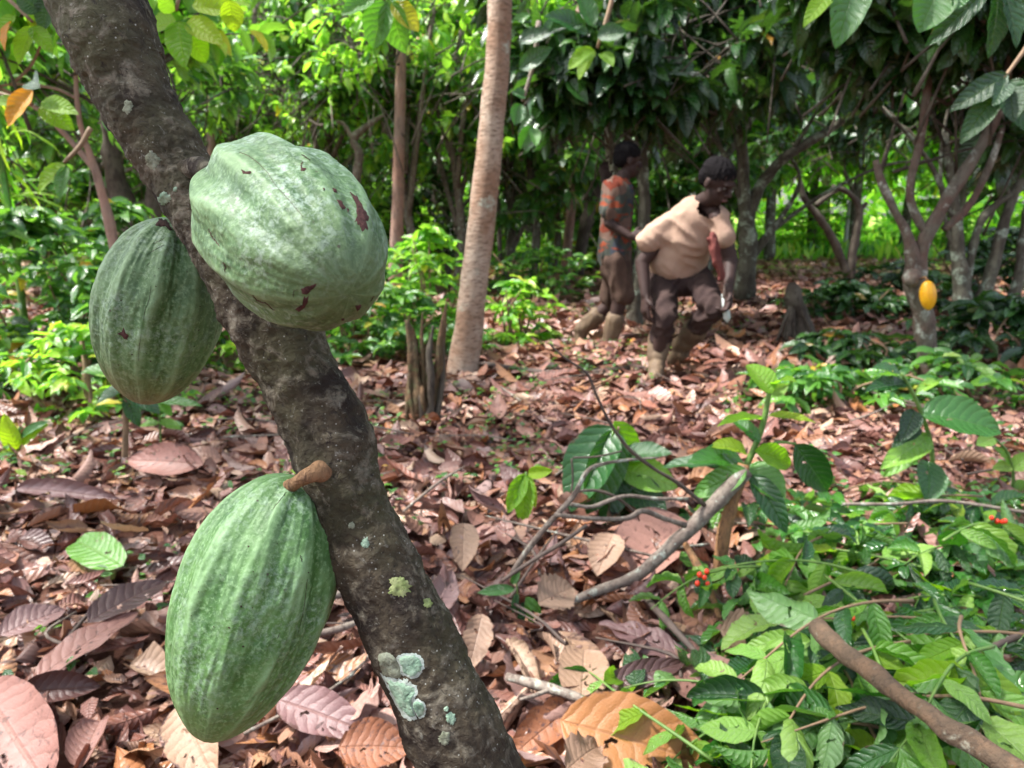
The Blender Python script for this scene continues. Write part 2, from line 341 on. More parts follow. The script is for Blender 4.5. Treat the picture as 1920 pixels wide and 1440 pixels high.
while cnt < 270:
    y = .95+2.9*random.random()**1.1; x = (random.random()*2-1)*(y*.72+.1)
    r_ = Vector((x, y, 0))-CAM; dd = r_.dot(FW); px = 960+F*x/dd; py = 720-F*r_.dot(UP)/dd
    if px > 1330 and py > 900 and random.random() < .85: continue
    ci = random.choices(range(5), wts)[0]; mn, ad = CL[ci]
    a = random.random()*2*PI; sg = 1 if random.random() < .6 else -1
    L = random.uniform(.07, .2)
    o = place('dry_leaf', random.choice(dry_meshes[mn]), (x, y, gz(x, y)+.035+random.random()*.035), (math.cos(a), math.sin(a), random.gauss(0, .16)), (random.gauss(0, .28), random.gauss(0, .28), sg), L, L*random.uniform(.8, 1.25))
    tag(o, '%s dry leaf lying curled among the others on the forest floor' % ad, 'leaf', 'fallen %s leaves on the forest floor' % ad); cnt += 1
def hero(base, tip, wpx, mat, label, z0=.07, z1=.05, up=(0, -.25, 1), cat='leaf', name='dry_leaf', seed=1, **kw):
    a = G(base[0], base[1], z0); b = G(tip[0], tip[1], z1); L = (b-a).length
    w = wpx/F*((a+b)/2-CAM).dot(FW)/L*1.15
    kw = dict(dict(nu=24, nv=12, w=w, fold=.12, droop=.12, wave=.012, curl=.5, seed=seed, twist=.1, ragged=.03), **kw)
    V, Fc, UV = leaf_np(**kw); me = mesh_np(name, V, Fc, M[mat], UV)
    o = place(name, me, a, b-a, up, L*1.03); return tag(o, label, cat)
hero((1050, 1350), (1345, 1435), 135, 'big_orange', 'large orange tan leaf with strong ribs lying at the bottom edge of the view', .10, .07, (.1, -.75, 1), curl=.4, fold=.1, wave=.008)
hero((1080, 1320), (955, 1420), 75, 'dry_rust', 'red brown leaf with an orange patch beside the large orange tan leaf', .09, .06, (.2, -.5, 1), curl=.9)
hero((1090, 1320), (1096, 1215), 82, 'dry_tan', 'blunt pale tan leaf lying face up with its midrib pointing away from the camera', .08, .10, (0, -.5, 1), p=.35, q=.3, curl=.3)
hero((1130, 1290), (1285, 1238), 45, 'dry_dark', 'long dark red glossy leaf above the large orange tan leaf', .08, .1, (0, -.6, 1))
hero((1290, 975), (1135, 1105), 120, 'dry_pink', 'large pinkish brown ribbed leaf leaning under the grey fallen branch', .12, .05, (-.5, -.8, .6), curl=.4, w=.5, fold=.3)
hero((1150, 1000), (1120, 1075), 60, 'dry_tan', 'pale underside of a folded leaf at the left of the large ribbed brown leaf', .14, .08, (-.4, -1, .5))
hero((1265, 1240), (1415, 1360), 110, 'dry_pink', 'broad rosy brown leaf with raised ribs beside the green cut branches', .08, .08, (0, -.5, 1), curl=.6)
hero((1350, 1180), (1435, 1200), 75, 'dry_tan', 'dull beige torn leaf at the foot of the broken brown stake', .12, .1, (0, -.7, 1), ragged=.2)
hero((-30, 1290), (75, 1460), 130, 'dry_pink', 'large pale pink leaf in the bottom left corner', .09, .07, (0, -.6, 1), p=.5, q=.4, curl=.5)
hero((165, 1165), (310, 1085), 62, 'dry_dark', 'dark purple leaf lying left of the lowest green pod', .1, .1, (0, -.6, 1), curl=.3)
hero((35, 1300), (185, 1285), 62, 'dry_dark', 'glossy dark purple leaf curled above the pale leaf in the bottom left corner', .1, .08, (.1, -.8, 1), curl=1.2)
hero((70, 1270), (255, 1140), 70, 'dry_pink', 'long flat pink leaf with a straight midrib at the lower left', .08, .1, (-.3, -.6, 1), curl=.15)
hero((228, 1060), (140, 1010), 60, 'green_pale', 'pale green fallen leaf lying on the brown litter at the left', .08, .08, (0, -.7, 1), name='fallen_green_leaf', curl=.2, p=.4, q=.35)
hero((520, 1310), (690, 1370), 75, 'dry_mauve', 'smooth mauve leaf between the lowest pod and the leaning trunk', .09, .08, (0, -.6, 1))
hero((635, 1400), (770, 1400), 85, 'dry_rust', 'brown leaf with dark ribs close to the foot of the leaning trunk', .08, .08, (0, -.6, 1), curl=.7)
hero((335, 1320), (400, 1460), 90, 'dry_tan', 'beige leaf with curved ribs right under the tip of the lowest pod', .1, .06, (-.2, -.6, 1), curl=.6)
hero((150, 1440), (185, 1350), 70, 'dry_pink', 'small rounded salmon leaf near the bottom left', .07, .08, (0, -.6, 1), curl=1.2, p=.4, q=.4)
hero((835, 1200), (790, 1250), 55, 'dry_mauve', 'folded mauve leaf just right of the trunk', .14, .08, (-.5, -.8, .6), curl=1.4)
hero((905, 1150), (880, 1255), 50, 'dry_tan', 'crumpled cream leaf with wavy edges right of the leaning trunk', .14, .07, (.2, -1, .6), wave=.04, ragged=.15)
hero((870, 980), (868, 1065), 50, 'dry_tan', 'upright cream coloured leaf right of the middle of the leaning trunk', .16, .1, (.2, -1, .4))
hero((810, 1150), (850, 1070), 50, 'dry_mauve', 'narrow mauve leaf hugging the right side of the leaning trunk', .1, .14, (.2, -1, .4))
hero((1010, 1130), (1075, 1100), 70, 'dry_tan', 'bleached torn leaf at the lower end of the grey fallen branch', .1, .1, (0, -.8, 1), ragged=.25)
hero((30, 915), (215, 930), 45, 'dry_mauve', 'greyish curled leaf lying on the litter far left', .1, .1, (0, -.8, 1), curl=1.3)
hero((380, 870), (235, 860), 60, 'dry_pink', 'ribbed pinkish leaf behind the slim stake below the left pod', .1, .1, (0, -.9, .8), curl=.6)
hero((0, 1190), (120, 1140), 60, 'dry_mauve', 'blue tinged mauve leaf at the left edge above the glossy purple leaf', .08, .08, (0, -.6, 1))
hero((1065, 1440), (1125, 1395), 70, 'dry_tan', 'crumpled cream leaf scrap at the bottom left of the large orange tan leaf', .13, .1, (0, -.6, 1), ragged=.35, wave=.05)
# ------------------------------------------------------------------ small green sprouts in the litter
SM = [leaf_np(3, 2, w=.5, fold=.3, droop=.5, wave=0, seed=i) for i in range(3)]
n = 2600; X, Y = scatter_xy(n, .8, 9, .3, .8)
keep = np.array([noise.noise(Vector((a*1.1+5, b*.9, 0))) > .03 for a, b in zip(X, Y)]); X, Y = X[keep], Y[keep]; n = len(X)
k = 5; XX = np.repeat(X, k)+RNG.normal(0, .02, n*k); YY = np.repeat(Y, k)+RNG.normal(0, .02, n*k)
a = RNG.random(n*k)*6.28; D = np.stack([np.cos(a), np.sin(a), RNG.normal(.1, .3, n*k)], -1); N = np.stack([RNG.normal(0, .3, n*k), RNG.normal(-.2, .3, n*k), np.ones(n*k)], -1)
v, f, u = cloud(SM, np.stack([XX, YY, gzn(np.stack([XX, YY], -1))+.04+RNG.random(n*k)*.05], -1), D, N, .015+RNG.random(n*k)*.03)
gc = obj('ground_cover', mesh_np('ground_cover', v, f, M['mid_green'], u)); tag(gc, 'tiny green seedlings sprouting through the fallen leaves', 'seedlings', kind='stuff')
exec_after = []
# ------------------------------------------------------------------ leaning foreground trunk
def near_bark():
    s = NT('bark_near'); oc = s.coord('Object'); 
    a = s.noise(oc, 26, 5, .6); b = s.noise(oc, 160, 6, .72, .6); c = s.noise(oc, 60, 5, .65, .4); g = s.noise(oc, 11, 4, .6)
    col = s.mix(s.math('MULTIPLY', s.math('SUBTRACT', a, .40), 4, clamp=True), (.018, .011, .007), (.08, .062, .038))
    col = s.mix(s.math('MULTIPLY', s.math('SUBTRACT', g, .44), 4, clamp=True), col, (.065, .062, .028))
    col = s.mix(s.math('MULTIPLY', s.math('SUBTRACT', c, .52), 6, clamp=True), col, (.20, .175, .13))
    col = s.mix(s.math('MULTIPLY', s.math('SUBTRACT', b, .60), 9, clamp=True), col, (.24, .23, .19))
    col = s.mix(s.math('MULTIPLY', s.math('SUBTRACT', .43, b), 9, clamp=True), col, (.015, .009, .007))
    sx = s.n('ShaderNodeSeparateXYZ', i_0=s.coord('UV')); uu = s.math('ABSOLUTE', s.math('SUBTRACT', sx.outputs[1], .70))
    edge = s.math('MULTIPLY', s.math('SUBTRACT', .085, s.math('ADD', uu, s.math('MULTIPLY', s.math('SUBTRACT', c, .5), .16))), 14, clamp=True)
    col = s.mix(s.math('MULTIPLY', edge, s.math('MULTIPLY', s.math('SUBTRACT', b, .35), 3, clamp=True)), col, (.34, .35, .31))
    sp = s.n('ShaderNodeTexVoronoi', i_Vector=oc, i_Scale=210, feature='F1').outputs[0]
    col = s.mix(s.math('MULTIPLY', s.math('MULTIPLY', s.math('SUBTRACT', .16, sp), 12, clamp=True), s.math('MULTIPLY', s.math('SUBTRACT', a, .48), 8, clamp=True)), col, (.42, .42, .37))
    h = s.math('ADD', s.math('ADD', s.math('MULTIPLY', b, 1.), s.math('MULTIPLY', c, 1.2)), s.math('MULTIPLY', sp, .3))
    return s.out(s.bsdf(col, .82, s.bump(h, 1., .006), .3))
M['bark_near'] = near_bark()
tr_px = [(180, 0, 166), (240, 150, 146), (322, 300, 126), (388, 400, 128), (448, 500, 140), (521, 630, 152), (607, 800, 156), (668, 975, 150), (768, 1193, 166), (882, 1440, 173)]
tp = [P(x, y, .545) for x, y, w in tr_px]; rd = [w*.5/F*.545 for x, y, w in tr_px]
d_up = (tp[0]-tp[1]).normalized(); d_dn = (tp[-1]-tp[-2]).normalized()
tp = [tp[0]+d_up*2.2+Vector((.1, .2, .6)), tp[0]+d_up*1.1+Vector((0, .05, .15)), tp[0]+d_up*.35]+tp+[tp[-1]+d_dn*.25, tp[-1]+d_dn*.55, Vector((*(tp[-1]+d_dn*.72)[:2], -.05))]
rd = [.02, .026, .03]+rd+[.036, .042, .055]
C4 = catmull([(*p, r) for p, r in zip(tp, rd)], 560); seg = 120
Cc, Cr = C4[:, :3], C4[:, 3]; Tt = norm(np.gradient(Cc, axis=0)); Xv = np.cross(Tt[0], [0, 1, 0]); TV = []; TUV = []
for i in range(len(Cc)):
    Xv = Xv-Tt[i]*Xv.dot(Tt[i]); Xv /= np.linalg.norm(Xv); Yv = np.cross(Tt[i], Xv)
    for j in range(seg):
        th = 2*PI*j/seg; d = Xv*math.cos(th)+Yv*math.sin(th); q = Vector(Cc[i]+d*Cr[i])
        disp = .0032*noise.noise(q*22)+.0022*noise.noise(q*60)+.0014*noise.noise(q*150)+.0011*noise.noise(q*330)
        ring = .0013*max(0, noise.noise(Vector((i*.055, 0, 2))+q*3)-.15)*3
        TV.append(Cc[i]+d*(Cr[i]+disp+ring)); TUV.append((i/560, j/seg))
TF = np.array([(i*seg+j, (i+1)*seg+j, (i+1)*seg+(j+1) % seg, i*seg+(j+1) % seg) for i in range(len(Cc)-1) for j in range(seg)])[:, ::-1]
tloc = Vector(tp[-1])+Vector((0, 0, .05))
tree0 = empty('cacao_tree', tloc, 'lichen spotted dark trunk leaning across the left foreground with green pods on it', 'tree')
obj('trunk', mesh_np('trunk', local(TV, tloc), TF, M['bark_near'], np.array(TUV)), tree0)
top_ = tp[0]
bvh_trunk = BVHTree.FromPolygons([Vector(v) for v in TV], TF.tolist())
def hit(bvh, px, py):
    r = ray(px, py).normalized(); l, nrm, i, d = bvh.ray_cast(CAM, r)
    if l is None: 
        l, nrm, i, d = bvh.find_nearest(P(px, py, .5)); 
    if nrm.dot(r) > 0: nrm = -nrm
    return l, nrm
def drape(bvh, outline, t, name, mat, parent, ploc, jag=0., rings=5, sub=4, seed=0, dome=1.):
    rg = random.Random(seed); o = [np.array(p, float) for p in outline]; n0 = len(o); pts = []
    for i in range(n0):
        for k in range(sub):
            p = o[i]+(o[(i+1) % n0]-o[i])*k/sub; pts.append(p)
    c = sum(pts)/len(pts); pts = [c+(p-c)*(1+jag*(rg.random()-.5)) for p in pts]; n = len(pts)
    V = []; l, nn = hit(bvh, *c); V.append(l+nn*t*dome)
    for r in range(1, rings+1):
        f = r/rings
        for p in pts:
            q = c+(p-c)*f; l, nn = hit(bvh, *q); V.append(l+nn*(t*(1 if r < rings else -.6)+(t*.5*rg.random() if r < rings else 0)))
    Fc = [(0, 1+(j+1) % n, 1+j) for j in range(n)]+[(1+(r-1)*n+j, 1+(r-1)*n+(j+1) % n, 1+r*n+(j+1) % n, 1+r*n+j) for r in range(1, rings) for j in range(n)]
    return mobj(name, (V, Fc), mat, parent, ploc)
def strip(bvh, line, wpx, t, name, mat, parent, ploc, seed=0):
    rg = random.Random(seed); L = catmull([(x, y, 0) for x, y in line], max(6, len(line)*7))[:, :2]; V = []; n = len(L)
    for i, p in enumerate(L):
        d = L[min(i+1, n-1)]-L[max(i-1, 0)]; d = np.array([-d[1], d[0]])/max(np.linalg.norm(d), 1e-6)
        w = wpx*(.35+.9*rg.random())*(math.sin(PI*min(max((i+.3)/(n-.4), .02), .98))**.5); jx = (rg.random()-.5)*wpx*.8
        for s_, h in ((-1, -.5), (0, 1), (1, -.5)):
            l, nn = hit(bvh, *(p+d*(jx+s_*w*.5))); V.append(l+nn*t*h)
    Fc = [(3*i+k, 3*i+k+1, 3*i+k+4, 3*i+k+3) for i in range(n-1) for k in (0, 1)]
    return mobj(name, (V, Fc), mat, parent, ploc)
def lichen_mat(name, c1, c2):
    s = NT(name); oc = s.coord('Object'); a = s.noise(oc, 120, 4, .6); b = s.noise(oc, 420, 4, .7)
    col = s.mix(s.math('MULTIPLY', s.math('SUBTRACT', a, .38), 4, clamp=True), c1, c2)
    col = s.mix(s.math('MULTIPLY', s.math('SUBTRACT', .45, b), 6, clamp=True), col, s.mix(1., col, (.5, .5, .48), 'MULTIPLY'))
    return s.out(s.bsdf(col, .95, s.bump(b, .9, .002), .15))
M['lichen'] = lichen_mat('lichen', (.19, .30, .21), (.30, .40, .30)); M['lichen_rim'] = lichen_mat('lichen_rim', (.40, .46, .41), (.33, .38, .33)); M['lichen_old'] = lichen_mat('lichen_old', (.15, .16, .11), (.25, .27, .20))
M['lichen_yel'] = lichen_mat('lichen_yel', (.20, .25, .09), (.33, .36, .17))
def lz(x, y): return (560+x/4.235, 1100+y/4.235)
for k, (ol, mt) in enumerate([
    ([(640, 535), (700, 525), (745, 545), (790, 610), (812, 690), (790, 725), (720, 715), (670, 700), (650, 640), (632, 580)], 'lichen_old'),
    ([(775, 560), (820, 535), (870, 530), (930, 528), (975, 560), (1000, 620), (990, 670), (950, 710), (900, 735), (850, 715), (815, 690), (800, 620)], 'lichen'),
    ([(670, 712), (760, 730), (830, 735), (890, 760), (935, 790), (950, 840), (920, 890), (905, 930), (915, 980), (935, 1040), (880, 1060), (820, 1010), (770, 930), (720, 830)], 'lichen'),
    ([(905, 905), (950, 890), (1000, 925), (1012, 970), (995, 1030), (955, 1048), (925, 1000), (905, 950)], 'lichen')]):
    ol = [lz(*p) for p in ol]; c = np.mean(ol, 0); big = [tuple(c+(np.array(p)-c)*1.11) for p in ol]
    g = drape(bvh_trunk, big, .0005, 'lichen_patch', M['lichen_rim' if mt == 'lichen' else mt], tree0, tloc, .10, seed=k)
    if mt == 'lichen': drape(bvh_trunk, [tuple(c+(np.array(p)-c)*.93) for p in ol], .0011, 'lichen_patch', M[mt], tree0, tloc, .14, seed=k+9)
for k, (cx, cy, r, mt) in enumerate([(845, 1347, 11, 'lichen'), (686, 1018, 10, 'lichen'), (748, 1098, 22, 'lichen_yel'), (802, 1130, 10, 'lichen_yel'), (307, 372, 12, 'lichen'), (329, 355, 5, 'lichen'), (285, 300, 16, 'lichen_old'),
                        (835, 1385, 13, 'lichen_old'), (660, 985, 7, 'lichen_old'), (837, 1330, 5, 'lichen'), (240, 200, 12, 'lichen_old')]):
    rg = random.Random(k+50); ol = [(cx+r*(.65+.6*rg.random())*math.cos(t), cy+r*(.9+.5*rg.random())*math.sin(t)) for t in np.linspace(0, 2*PI, 11)[:-1]]
    drape(bvh_trunk, ol, .0006, 'lichen_patch', M[mt], tree0, tloc, .3, rings=3, seed=k+20)
# ------------------------------------------------------------------ pods
def pod_mat(name, c1, c2, crid, bloom, lowc):
    s = NT(name); oc = s.coord('Object'); at = s.n('ShaderNodeAttribute', attribute_name='ridge').outputs['Fac']
    az = s.n('ShaderNodeAttribute', attribute_name='tlen').outputs['Fac']
    a = s.noise(oc, 45, 4, .6); b = s.noise(oc, 330, 4, .65); c = s.noise(oc, 130, 5, .7, .5); e = s.noise(oc, 18, 3, .5)
    col = s.mix(s.math('MULTIPLY', s.math('SUBTRACT', a, .36), 3.5, clamp=True), c1, c2)
    col = s.mix(s.math('MULTIPLY', s.math('MULTIPLY', at, .9), s.math('ADD', .35, c), clamp=True), col, crid)
    col = s.mix(s.math('MULTIPLY', s.math('SUBTRACT', b, .50), 8, clamp=True), col, s.mix(.6, col, crid))
    col = s.mix(s.math('MULTIPLY', s.math('SUBTRACT', .44, c), 5, clamp=True), col, s.mix(1., col, (.76, .80, .7), 'MULTIPLY'))
    bl = s.math('MULTIPLY', s.math('MULTIPLY', s.math('SUBTRACT', s.noise(oc, 210, 5, .75, .4), .47), 7, clamp=True), s.math('MULTIPLY', s.math('SUBTRACT', e, .40), 5, clamp=True))
    col = s.mix(s.math('MULTIPLY', bl, bloom), col, (.34, .43, .37))
    tipm = s.math('MULTIPLY', s.math('SUBTRACT', s.math('ADD', az, s.math('MULTIPLY', a, .35)), .93), 3.0, clamp=True)
    col = s.mix(s.math('MULTIPLY', tipm, .75), col, lowc)
    v = s.n('ShaderNodeTexVoronoi', i_Vector=oc, i_Scale=85).outputs[0]; vs = s.noise(oc, 33, 2)
    sp = s.math('MULTIPLY', s.math('MULTIPLY', s.math('SUBTRACT', .10, v), 22, clamp=True), s.math('MULTIPLY', s.math('SUBTRACT', vs, .5), 12, clamp=True))
    col = s.mix(sp, col, (.04, .04, .02))
    h = s.math('ADD', s.math('MULTIPLY', s.noise(oc, 75, 2, .45), 1.), s.math('MULTIPLY', b, .22))
    return s.out(s.bsdf(col, s.math('ADD', .42, s.math('MULTIPLY', c, .3)), s.bump(h, .75, .0032), .42))
M['pod_a'] = pod_mat('pod_a', (.024, .070, .017), (.055, .125, .038), (.16, .26, .12), .65, (.06, .085, .03))  # dark tip tint puts the shade of this pod's lower end into the colour
M['pod_b'] = pod_mat('pod_b', (.022, .066, .014), (.052, .115, .030), (.16, .25, .125), .35, (.19, .14, .06))
M['pod_c'] = pod_mat('pod_c', (.024, .082, .013), (.062, .15, .032), (.17, .29, .13), .3, (.15, .22, .075))
M['pod_y'] = plain_mat('pod_yellow', (.62, .27, .008), (.66, .36, .012), 30, .4)
M['scab'] = plain_mat('scab', (.035, .014, .012), (.075, .03, .028), 300, .85, .8, .002, .2)
M['scar'] = plain_mat('scar', (.02, .012, .01), (.05, .025, .02), 200, .9, .8, .002, .2)
def pod(A, B, Rw, mat, label, p=.5, q=.62, d1=.09, d2=.045, wart=.012, roll=0., nz=220, nt=320, seed=0, bend=0., name='cacao_pod', wf2=1.0, flat=1.0):
    A = Vector(A); B = Vector(B); ax = (B-A); L = ax.length; ax.normalize(); Xp = ax.cross((CAM-A).normalized()).normalized(); Yp = ax.cross(Xp).normalized()
    V = []; rid = []; tl = []
    us = .5-.5*np.cos(np.linspace(0, PI, nz+1)); us = us*.6+np.linspace(0, 1, nz+1)*.4
    cents = [(k*2*PI/5, d1, .20) for k in range(5)]+[((k+.5)*2*PI/5, d2, .17) for k in range(5)]
    for i, t in enumerate(us):
        r = float(prof(np.array([t]), p, q)[0])*Rw
        for j in range(nt):
            th = 2*PI*j/nt; wob = .10*noise.noise(Vector((t*3.5, math.cos(th)*.6, math.sin(th)*.6+seed)))
            f = 0; rg_ = 0
            for c, dd, w in cents:
                da = (th+wob+roll-c+PI) % (2*PI)-PI
                f += dd*math.exp(-(da/w)**2)
                rg_ += math.exp(-((abs(da)-.30)/.085)**2)*(dd/d1)
            fade = .55+.75*(1-t)**1.3 if t > .1 else 1.3*min(1, t/.1+.3)
            q3 = Vector((math.cos(th)*4.2, math.sin(th)*4.2, t*5.2+seed*5)); q4 = Vector((math.cos(th)*11, math.sin(th)*11, t*9+seed*3))
            w_ = noise.noise(q3)*1.3+noise.noise(q4)*.9+noise.noise(q4*2.3)*.45
            w2 = 1-abs(noise.noise(Vector((math.cos(th)*6.5, math.sin(th)*6.5, t*3+seed*7))))*3.2
            rr = r*(1-f*fade+wart*w_+wart*.9*max(w2, 0)*wf2+.012*rg_*fade)
            ctr = A+ax*(L*t)+Yp*(bend*math.sin(PI*t))
            V.append(ctr+Xp*(rr*math.cos(th))+Yp*(rr*math.sin(th)*flat)); rid.append(min(1, max(0, rg_*.75*(.5+w_)+.35*max(w2, 0)))); tl.append(t)
    Fc = np.array([(i*nt+j, i*nt+(j+1) % nt, (i+1)*nt+(j+1) % nt, (i+1)*nt+j) for i in range(nz) for j in range(nt)])
    e = empty(name, A, label, 'pod')
    me = mesh_np('husk', local(V, A), Fc, mat)
    for nm, arr in (('ridge', rid), ('tlen', tl)):
        at = me.attributes.new(nm, 'FLOAT', 'POINT'); at.data.foreach_set('value', np.array(arr, dtype=np.float32))
    obj('husk', me, e)
    return e, BVHTree.FromPolygons([Vector(v) for v in V], Fc.tolist()), A
e1, b1, l1 = pod(P(446, 338, .512), P(655, 549, .388), .0510, M['pod_a'], 'largest pale green ribbed pod with brown scabs on the right of the leaning trunk', p=.5, q=.5, d1=.10, d2=.05, wart=.012, roll=.15, seed=1, wf2=.25)
e2, b2, l2 = pod(P(330, 410, .57), P(268, 756, .60), .0475, M['pod_b'], 'round darker green ribbed pod behind the left side of the leaning trunk', p=.50, q=.56, d1=.08, d2=.05, wart=.015, roll=.5, seed=2)
e3, b3, l3 = pod(P(556, 893, .54), P(388, 1388, .53), .0545, M['pod_c'], 'long green ribbed pod hanging lowest from a thick stalk on the leaning trunk', p=.47, q=.60, d1=.065, d2=.045, wart=.015, roll=1.1, seed=3)
def z1(x, y): return (360+x/3.6, 240+y/3.6)
def z2(x, y): return (160+x/3.6, 380+y/3.6)
def z3(x, y): return (280+x*.375, 860+y*.375)
for k, ol in enumerate([[(1060, 425), (1105, 430), (1130, 480), (1165, 540), (1200, 600), (1185, 640), (1195, 715), (1150, 705), (1130, 670), (1095, 640), (1110, 600), (1105, 520), (1110, 460)],
        [(725, 1095), (760, 1070), (860, 1045), (820, 1085), (785, 1120), (755, 1135)], [(755, 1140), (788, 1130), (790, 1165), (765, 1215), (720, 1242), (680, 1235), (710, 1212), (748, 1190)],
        [(325, 275), (360, 295), (410, 290), (395, 312), (345, 312)], [(945, 400), (975, 410), (980, 440), (955, 435)], [(975, 480), (1010, 490), (1040, 540), (1020, 560), (990, 520)], [(1045, 540), (1062, 550), (1052, 575)],
        [(880, 400), (900, 410), (890, 430)], [(735, 265), (780, 270), (760, 292), (730, 292)], [(1095, 1195), (1150, 1190), (1135, 1225), (1115, 1240)], [(1005, 1285), (1030, 1283), (1030, 1298), (1008, 1300)]]):
    drape(b1, [z1(*p) for p in ol], .0003, 'scab', M['scab'], e1, l1, .32, 3, 4, k)
for k, (ln, w) in enumerate([([(320, 165), (400, 200), (500, 290), (560, 380), (640, 470), (700, 540), (750, 600)], 1.1), ([(740, 180), (770, 200), (797, 222)], 3.5), ([(748, 228), (738, 250), (740, 275)], 3.5), ([(410, 1125), (440, 1165), (490, 1180), (560, 1230)], 3),
        ([(110, 680), (140, 740), (190, 800)], 3), ([(213, 905), (222, 935), (226, 970)], 4), ([(1230, 1135), (1205, 1170)], 3), ([(685, 1140), (690, 1100), (720, 1090)], 1.2)]):
    strip(b1, [z1(*p) for p in ln], w, .00035, 'crack', M['scab'], e1, l1, k)
drape(b2, [z2(*p) for p in [(200, 885), (240, 870), (258, 838), (275, 880), (302, 900), (285, 927), (260, 922), (238, 895)]], .0003, 'scab', M['scab'], e2, l2, .2, 3, 3, 4)
drape(b2, [z2(*p) for p in [(465, 150), (500, 95), (545, 110), (590, 170), (600, 200), (570, 190), (540, 160), (500, 165)]], .0006, 'scar', M['scar'], e2, l2, .35, 3, 4, 5)
for k, (ln, w) in enumerate([([(445, 560), (430, 650), (400, 740), (395, 800)], 1.3), ([(380, 880), (365, 960), (358, 1070)], 1.1), ([(445, 282), (490, 262), (532, 240)], 1.8), ([(415, 355), (470, 318), (535, 285)], 1.8), ([(412, 425), (438, 402)], 1.5)]):
    strip(b2, [z2(*p) for p in ln], w, .0003, 'crack', M['scar'], e2, l2, k+20)
for k, (x, y) in enumerate([(495, 445), (685, 467), (475, 565), (225, 1095), (645, 1185), (315, 1025), (410, 1015), (775, 700), (765, 860), (735, 970), (440, 1070), (240, 660)]):
    cx, cy = z2(x, y); drape(b2, [(cx+random.uniform(1., 2.6)*math.cos(t), cy+random.uniform(.8, 1.8)*math.sin(t)) for t in np.linspace(0, 6.28, 7)[:-1]], .00025, 'speck', M['scar'], e2, l2, .2, 2, 1, k)
for k, (x, y, r) in enumerate([(495, 438, 3), (355, 580, 1.6), (320, 840, 1.8), (400, 845, 3.8), (460, 740, 3.5), (470, 940, 3), (795, 570, 2.4), (245, 665, 2), (405, 1095, 1.6), (340, 1250, 2.6), (210, 785, 1.5), (520, 565, 1.8), (515, 745, 1.6), (640, 425, 1.6), (390, 1165, 1.3)]):
    cx, cy = z3(x, y); drape(b3, [(cx+r*random.uniform(.5, 1.2)*math.cos(t), cy+r*random.uniform(.4, .9)*math.sin(t)) for t in np.linspace(0, 6.28, 7)[:-1]], .0002, 'speck', M['scar'], e3, l3, .2, 2, 1, k)
for k, (ln, w) in enumerate([([(755, 480), (762, 515)], 3), ([(790, 600), (770, 760), (745, 870)], .9), ([(685, 165), (650, 210), (620, 250)], 2.2), ([(655, 870), (640, 900)], 2)]):
    strip(b3, [z3(*p) for p in ln], w, .0003, 'crack', M['scar'], e3, l3, k+40)
st = [P(612, 880, .528), P(595, 885, .511), P(575, 893, .507), P(554, 905, .514), P(535, 919, .532)]
mobj('stalk', tube(st, [.011, .0068, .0050, .0046, .0054], 24, 24, .12, 3, 90), M['wood_tan'], e3, l3)
mobj('stalk', tube([P(345, 430, .555), P(330, 418, .565), P(318, 420, .575)], [.006, .005, .006], 14, 14, .2, 3, 90), M['scar'], e2, l2)
mobj('stalk', tube([P(350, 320, .53), P(375, 315, .51), P(400, 328, .49)], [.008, .007, .007], 14, 14, .2, 3, 90), M['bark_near'], e1, l1)
# ------------------------------------------------------------------ plants traced leaf by leaf
def stem_px(lst, name, mat, parent, ploc, seg=8, rough=.1, seed=0):
    pts = [PY(a, b, y) for a, b, y, w in lst]; rad = [w*.5/F*y for a, b, y, w in lst]
    return mobj(name, tube(pts, rad, None, seg, rough, seed, 25), mat, parent, ploc)
def leaf_px(parent, ploc, b, t, wpx, mat, up=(0, -.6, 1), label=None, **kw):
    A = PY(*b); B = PY(*t); L = (B-A).length; w = wpx/F*b[2]/L*1.02
    kw = dict(dict(nu=16, nv=8, w=w, fold=.15, droop=.45, wave=.012, curl=.5, seed=int(b[0]+t[1]), twist=.15, ragged=.05), **kw)
    V, Fc, UV = leaf_np(**kw); D = (B-A)
    # the arc sags: aim so that the tip lands on B
    tipl = Vector(V[(kw['nu'])*(kw['nv']+1)+kw['nv']//2]); Rm = frames(np.array([D]), np.array([up], float))[0]
    ax = Vector(Rm[:, 1]); ang = math.atan2(tipl.z, tipl.x)
    D2 = Matrix.Rotation(ang, 3, ax) @ D; N2 = Matrix.Rotation(ang, 3, ax) @ Vector(Rm[:, 2])
    o = place('leaf', mesh_np('leaf', V, Fc, M[mat], UV), A, D2, N2, L/max(math.hypot(tipl.x, tipl.z), .3), None, parent, ploc)
    if label: o['label'] = label
    return o
